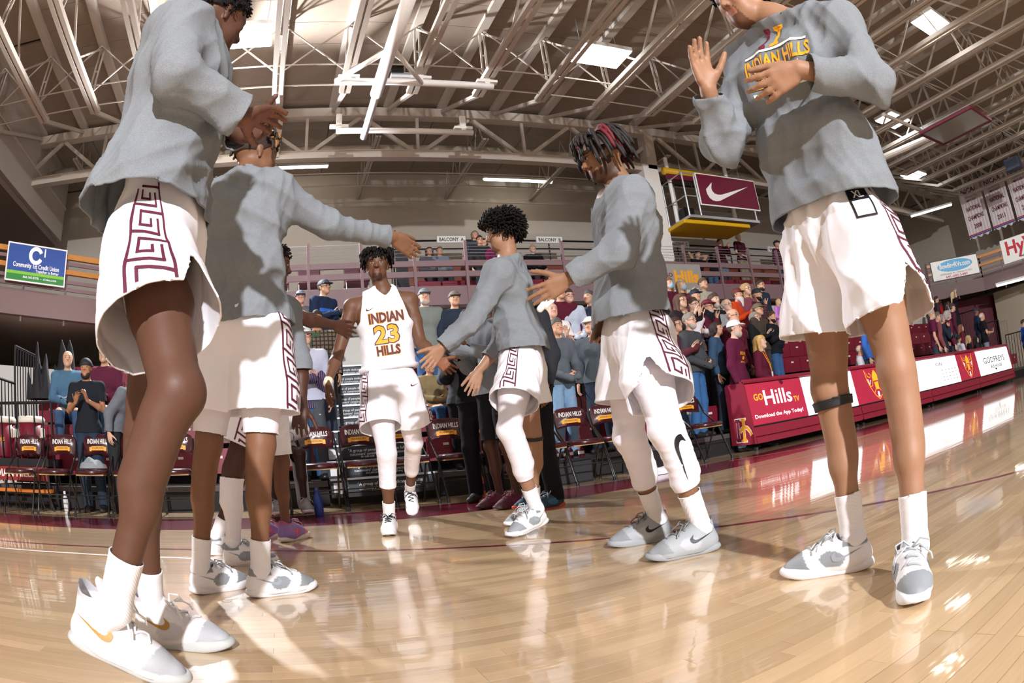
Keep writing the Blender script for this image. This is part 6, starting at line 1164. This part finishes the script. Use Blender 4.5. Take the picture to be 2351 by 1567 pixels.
CROWD = [
(-3.36, 8.38, 0.65, 1.09, 'sit', 'c9a184', 'fringe', 'b8b2aa', '4a6c86', '3c5472', '', 20, 'older man in blue sweatshirt seated holding a paper'),
(-2.52, 6.98, 0.0, 0.99, 'clap', 'a87858', 'capback', '181a1e', '1c2028', '2a3848', 'beard cross short', 5, 'man in black polo shirt and backwards cap clapping at the left'),
(-2.71, 8.38, 0.65, 1.12, 'sit', 'c9a184', 'short', '3a2a20', '5a2238', '3a5a80', '', 0, 'woman in speckled maroon top seated behind the tall left player'),
(-2.13, 6.98, 0.0, 0.99, 'bend', 'd0a890', 'fringe', 'a8a49c', '6a7078', '2a2c30', 'glasses', 70, 'balding man with glasses leaning forward beside the left bench'),
(0.6, 9.64, 1.39, 1.04, 'bottle', 'c89c80', 'cap', '2a3442', '1e2c48', '4a6a90', 'glasses stripe', 40, 'man in navy jacket with bright blue stripe holding an orange bottle'),
(0.24, 9.64, 1.39, 0.95, 'clap', 'd8a890', 'cap', '5a6070', '606468', '3a4250', 'glasses', 0, 'man in patterned cap and glasses clapping above the green sweater'),
(0.23, 8.16, 0.65, 1.0, 'side', 'd0a088', 'fringe', '8a8880', '3f5a3c', '3a4250', 'beardw', 0, 'bearded man in dark green sweater below the reaching hand'),
(0.41, 8.16, 0.65, 1.0, 'side', 'b88868', 'short', '2a1c14', '6a5a44', '3a4250', '', 0, 'man in plaid brown jacket below the reaching hand'),
(0.22, 7.42, 0.28, 1.01, 'side', 'd8a890', 'cap', 'c4c6c8', 'b8bcd0', '4a5058', 'glasses', 0, 'man in pale grey cap and light shirt behind the striped shirt'),
(0.2, 7.42, 0.28, 0.91, 'clap', 'd4a890', 'short', 'b4b0ac', '3c1e34', '3c6088', 'glasses stripes watch', 10, 'grey-haired man in striped purple shirt clapping on the aisle'),
(2.01, 8.9, 1.02, 1.03, 'side', 'd8ac94', 'cap', '70747c', '7c827e', '3a5a84', 'beardw', 0, 'man in grey zip pullover and cap standing below the balcony'),
(2.45, 8.9, 1.02, 1.0, 'clasp', 'd0a084', 'cap', '6a625a', '2a3444', '3a5070', '', 0, 'man in navy hoodie and grey cap beside the grey pullover man'),
(2.01, 7.42, 0.28, 0.86, 'clapmouth', 'd8b096', 'long', '4a3020', '50545c', '16181e', '', -5, 'young woman in grey hoodie with hands at her mouth'),
(1.88, 8.38, 0.65, 0.81, 'sit', 'c09070', 'short', '3a2a20', '8a7a58', '2c5078', '', 20, 'person in khaki jacket seated beside the young woman'),
(3.31, 7.42, 0.28, 1.0, 'clasp', 'd0a084', 'short', '5a5450', '5c646c', '7fa0c0', '', 12, 'man in grey quarter-zip pullover and light jeans with folded hands'),
(3.61, 8.16, 0.65, 1.0, 'clap', 'dcb09c', 'bald', 'c8b0a0', 'e8e4e4', '4a4c54', 'short', 0, 'bald man in white shirt clapping behind the grey pullover man'),
(4.24, 8.9, 1.02, 1.0, 'clasp', 'dcb4a0', 'short', '3a2418', 'bcc6d8', '4a4e58', 'glasses', 0, 'young man with glasses in pale blue hoodie'),
(4.11, 8.9, 1.02, 1.04, 'side', 'c89c80', 'short', '3a2a20', '5a1a2c', '3a3c40', 'glasses', 0, 'man in maroon shirt behind the pale blue hoodie'),
(4.62, 8.9, 1.02, 0.99, 'clasp', 'c89c80', 'short', '4a4a4c', '343a48', '6a6458', '', -60, 'man in dark slate pullover seen from the side'),
(3.82, 7.42, 0.28, 1.0, 'side', 'd0a084', 'cap', 'e4e2de', '4a5258', '2a3444', '', -50, 'man in white cap and dark sweater behind the headband player'),
(6.64, 9.64, 1.39, 1.01, 'side', 'd8b096', 'long', '7a5a3c', '5a1a30', '3a3c44', 'mask', 10, 'young woman in blue mask at the left of the crowd under the Hills sign'),
(6.93, 9.64, 1.39, 0.99, 'phone', 'd8b096', 'long', 'a08860', '5a1a30', '3a3c44', 'mask', 10, 'young woman in blue mask and maroon jacket holding a phone'),
(7.45, 9.64, 1.39, 1.01, 'side', 'c8a084', 'short', '5a4430', 'b8b4a4', '4a4c50', '', 10, 'tall man in light coat with dark straps before the Hills sign'),
(5.8, 8.16, 0.65, 1.06, 'phone', 'd8b096', 'long', '5a4030', '2a2228', '3a3c44', 'glasses', 15, 'woman with long brown hair filming on a pink phone'),
(6.66, 8.9, 1.02, 0.99, 'side', 'd0a084', 'cap', '1c2434', '5a1a30', '3a3c44', '', 15, 'young man in navy cap behind the maroon cap man'),
(6.02, 8.16, 0.65, 1.02, 'chin', 'dcb4a0', 'short', '4a3020', 'e4dce0', '3a3c44', 'glasses', 20, 'woman with glasses in white top with hand at her chin'),
(6.32, 8.16, 0.65, 1.0, 'chin', 'd0a084', 'cap', '6a1a30', '5c1a32', '3a3c44', 'beardw glasses', 20, 'bearded man in maroon cap and maroon team shirt'),
(6.47, 8.16, 0.65, 1.06, 'side', 'dcb4a0', 'short', '4a3828', '1c1c20', '3a3c44', 'beardw', 10, 'man with short dark hair in black tee shirt'),
(6.73, 8.16, 0.65, 1.01, 'side', 'dcb4a0', 'fringe', 'c8c4bc', '9a9c9e', '3a3c44', 'glasses', 10, 'white-haired older man in light grey jacket'),
(6.21, 7.42, 0.28, 1.04, 'side', 'd8a890', 'fringe', '8a7060', '5a1a2c', '3a3c44', 'glasses', 15, 'balding man in maroon hoodie with glasses'),
(7.65, 8.9, 1.02, 1.0, 'clap', 'd0a084', 'cap', '6a2a24', 'd4481e', '3a3c44', 'beardlong', 20, 'man with long white beard in bright orange vest'),
(7.89, 8.9, 1.02, 1.06, 'side', 'dcb4a0', 'long', 'b89868', '8a4a5a', '3a3c44', 'glasses', 10, 'blonde woman with glasses beside the orange vest'),
(8.15, 8.9, 1.02, 1.0, 'chin', 'c89c80', 'beanie', '2c2c32', '5a2430', '3a3c44', 'beard', 25, 'man in dark beanie and red plaid shirt'),
(8.98, 9.64, 1.39, 1.0, 'side', 'd0a084', 'short', '3a2a1c', '263448', '3a3c44', 'glasses beard', 10, 'tall man with glasses in navy hoodie at the back'),
(10.18, 10.38, 1.76, 0.66, 'clasp', 'dcb4a0', 'long', 'c8a878', 'c47ec8', 'd4a8a0', 'girl', 10, 'little girl in pink dress at the back of the bleachers'),
(5.37, 7.42, 0.28, 1.01, 'clasp', 'dcb09c', 'short', '8a8478', '46494e', '3c689c', 'glasses beardw belly', 25, 'grey-haired man in charcoal jacket looking up'),
(5.12, 7.42, 0.28, 0.98, 'clap', 'c89c80', 'bob', '3a2418', '5a2a34', '3c5472', 'glasses', 25, 'woman in red and navy vest clapping at the left of the crowd'),
(5.81, 8.16, 0.65, 0.93, 'side', 'd8b096', 'bob', '9a7a5a', '6a2238', '3a3c44', 'glasses', 20, 'older woman in maroon top between the crowd rows'),
(5.85, 7.42, 0.28, 0.93, 'side', 'd0a084', 'bob', '2a1a14', '3a5470', '2a3444', '', 30, 'dark-haired woman in blue sweater'),
(5.83, 6.98, 0.0, 1.05, 'side', 'd8b09c', 'cap', 'efe6ea', '5c1a38', '7c9cc4', 'beardw print', 35, 'man in white cap and maroon team sweatshirt by the scorer table'),
(7.33, 8.16, 0.65, 0.88, 'clap', 'dcb4a0', 'bob', '8a8478', '1e1e22', '2a3040', 'glasses', 20, 'grey-haired woman in black sweater'),
(7.74, 8.16, 0.65, 0.88, 'clap', 'd0a084', 'short', '4a3424', '1a1c22', '3c5e8c', 'beard belly', 25, 'large man in black knit vest and jeans'),
(6.3, 6.98, 0.0, 0.92, 'clasp', 'dcb4a0', 'long', 'c8a060', '5c1a30', '2a2a30', 'lanyard', 30, 'blonde woman in maroon zip top with lanyard'),
(7.44, 8.16, 0.65, 0.96, 'side', 'd0a084', 'cap', '6a6048', '4a4038', '3a3c44', 'glasses', 15, 'man in camouflage cap behind the black sweater woman'),
(9.43, 7.52, 0.28, 0.85, 'sit', 'd8a890', 'fringe', 'c8c4c0', 'e4e2ea', '3a3c44', 'glasses', 30, 'official in white shirt and glasses seated at the scorer table'),
(9.9, 7.52, 0.28, 0.81, 'clasp', 'd8a890', 'fringe', 'b8b4ac', '222c42', '3a4250', 'glasses', 30, 'man in navy sweater standing behind the scorer table'),
(9.6, 7.42, 0.28, 0.92, 'side', 'd0a084', 'short', '3a2a20', '3a68b8', '3a4250', '', 30, 'person in bright blue jacket between the right player legs'),
(10.39, 7.52, 0.28, 0.77, 'sit', 'dcb4a0', 'long', 'd8c49c', '5a1a30', '3a3c44', '', 30, 'blonde woman in maroon seated at the scorer table'),
(12.43, 7.42, 0.28, 1.0, 'side', 'd0a084', 'short', '9a948c', '5a1a38', '3a3c44', 'glasses beardw short', 40, 'grey-bearded man in maroon tee shirt right of the right player'),
(12.91, 7.42, 0.28, 0.93, 'chin', 'd8a890', 'bob', '8a8480', '243040', '3a3c44', 'glasses', 40, 'woman with glasses in navy top with hand raised'),
(12.7, 7.42, 0.28, 0.96, 'side', 'd8a890', 'short', '6a5a4a', '8a4a50', '3a3c44', 'glasses', 40, 'man in rose shirt behind the grey-bearded man'),
(13.29, 7.42, 0.28, 0.98, 'side', 'dcb4a0', 'bob', 'a09a94', '6a2238', '3a3c44', 'glasses', 40, 'older woman in maroon behind the navy top'),
(15.0, 8.16, 0.65, 0.95, 'side', 'd0a084', 'cap', '3a2430', '4a1e30', '3a3c44', '', 40, 'man in dark cap and plum sweater on the right bleachers'),
(18.0, 9.64, 1.39, 0.92, 'up', 'dcb4a0', 'long', 'd8c090', '1e1e24', '24242a', '', 40, 'blonde woman in black top with raised arms at the back right'),
(18.51, 10.6, 1.76, 0.93, 'sit', 'b88868', 'short', '2a1c14', 'c02428', '3a3c44', '', 40, 'youth in bright red shirt seated on the right bleachers'),
(17.88, 10.6, 1.76, 0.91, 'sit', '8a5c40', 'short', '1a1410', '24242c', '3a3c44', '', 40, 'youth in dark shirt beside the red shirt'),
(16.68, 9.64, 1.39, 0.83, 'side', 'c89c80', 'short', '2a1c14', '3a2a34', '3a3c44', '', 40, 'man in the row above the red shirt'),
(19.12, 10.6, 1.76, 0.91, 'sit', 'b88868', 'short', '1a1410', 'd8d4e0', '3a3c44', '', 40, 'youth in white shirt right of the red shirt'),
(14.15, 7.52, 0.28, 0.79, 'side', 'dcb4a0', 'long', '7a4a34', '6a2038', '3a3c44', '', 40, 'young woman with auburn hair in maroon top'),
(13.46, 7.52, 0.28, 0.78, 'side', 'dcb4a0', 'long', 'b89060', '1c1c22', '3a3c44', '', 40, 'blonde woman in black tee shirt behind the table'),
(13.01, 7.52, 0.28, 0.89, 'chinsit', 'd0a084', 'short', '2a1c14', '18181e', '3a3c44', '', 35, 'dark-haired man in black seated at the table, hand at mouth'),
(13.94, 7.52, 0.28, 0.85, 'sit', 'c89c80', 'short', '2a1c14', 'dcdcea', '3a3c44', 'beard', 60, 'bearded man in white shirt seated at the table'),
(14.52, 7.52, 0.28, 0.83, 'sit', 'dcb4a0', 'long', 'c8a878', '1e1e24', '3a3c44', '', 35, 'blonde woman seated at the far part of the table'),
(15.04, 7.52, 0.28, 0.8, 'sit', 'd8b096', 'long', '1c1414', '3a2a30', '3a3c44', '', 35, 'dark-haired young woman seated at the far end of the table'),
(15.5, 7.42, 0.28, 0.94, 'paper', 'c89c80', 'fringe', 'c8c4c0', '18181e', '8a90a0', 'short lanyard', 45, 'white-haired man in black polo holding a paper at the far right'),
(16.66, 8.16, 0.65, 0.87, 'side', '8a5c40', 'cap', '1c2c3c', '1e2a44', '3a3c44', '', 45, 'person in navy jacket behind the black polo man'),
(18.05, 7.0, 0.0, 0.92, 'side', 'c89c80', 'short', '3a2a20', '2a5cb8', '6a6458', '', 40, 'person in bright blue shirt at the right picture edge'),
(3.89, 12.15, 3.4, 0.83, 'side', 'd0a084', 'bob', '7a6a5a', '38485a', '2a3040', '', 0, 'woman in dark plaid shirt on balcony A'),
(3.72, 11.35, 3.1, 0.78, 'side', 'd0a084', 'short', '2a1c14', '2a2a30', '2a3040', 'glasses', 0, 'person in dark top with glasses on balcony A'),
(3.81, 11.35, 3.1, 0.75, 'side', 'd0a084', 'bob', '3a1c1c', '6a1c44', '3a2a34', '', -20, 'woman in magenta top on balcony A'),
(3.16, 13.17, 3.7, 0.86, 'sit', 'c89c80', 'long', '4a3428', '5a5a68', '3a3c44', '', 0, 'young woman seated on balcony A behind the outstretched hand'),
(3.39, 13.17, 3.7, 0.86, 'sit', 'd0a084', 'short', '6a4a30', '7c8694', '3a3c44', '', 0, 'young man in blue-grey shirt seated on balcony A'),
(5.55, 13.17, 3.7, 0.89, 'sit', 'dcb4a0', 'short', 'b89868', '141418', '3a3c44', '', 0, 'boy in black and gold jersey seated on balcony B'),
(9.55, 12.37, 3.4, 0.89, 'headhands', 'c89c80', 'short', '2a1c14', '18181e', '4a6080', '', 15, 'boy in black with hands behind his head on balcony C'),
(10.71, 13.17, 3.7, 0.85, 'sit', 'd0a084', 'long', '1c1414', '1c1c22', '3a3c44', '', 15, 'girl in black seated on balcony C'),
(10.86, 12.95, 3.7, 0.83, 'phone', 'c89c80', 'short', '2a1c14', '5a2434', '6a7890', '', 15, 'person in maroon and white jacket filming on balcony C'),
(11.57, 12.95, 3.7, 0.93, 'clasp', 'dcb4a0', 'fringe', 'd0ccc4', '4a1c2c', '8a8468', 'short', 15, 'older man in maroon polo and khaki trousers on balcony C'),
(11.46, 11.35, 3.1, 0.88, 'side', 'c89c80', 'cap', '1c1c22', '4a2034', '2a3444', '', 15, 'person in plum hoodie at the end of balcony C'),
]
for c in CROWD: spectator(*c)
# team mates and staff behind the line of players
spectator(1.78, 5.98, 0, 1.06, 'clap', '5a3a2a', 'short', '14100e', '15171c', '14161c', '', -38, 'coach in black suit and black shoes behind the curly-haired player', group='bench people')
spectator(1.72, 5.22, 0, 1.07, 'clap', '4a2c20', 'short', '14100e', '7c838a', '1a1c22', '', -70, 'player in grey sleeves and maroon shoes clapping behind the curly-haired player', True, MA, 'bench people')
spectator(1.88, 4.78, 0, 1.04, 'side', '8a5a40', 'short', '1c1410', '2a2c32', '121418', '', -75, 'person in black trousers and teal shoes behind the curly-haired player', False, TE, 'bench people')
spectator(-.16, 6.50, .04, 1.08, 'sit', '2e1a14', 'short', '100c0a', 'd8d6da', 'e8e6ea', '', 8, 'dark-skinned player seated on the bench behind the outstretched player', True, GY, 'bench people')
spectator(-.20, 4.36, 0, 1.06, 'side', '6a4430', 'short', '14100e', '7c838a', 'e8e6ea', '', 145, 'player in purple and pink shoes hidden behind the outstretched player', True, PU, 'bench people')
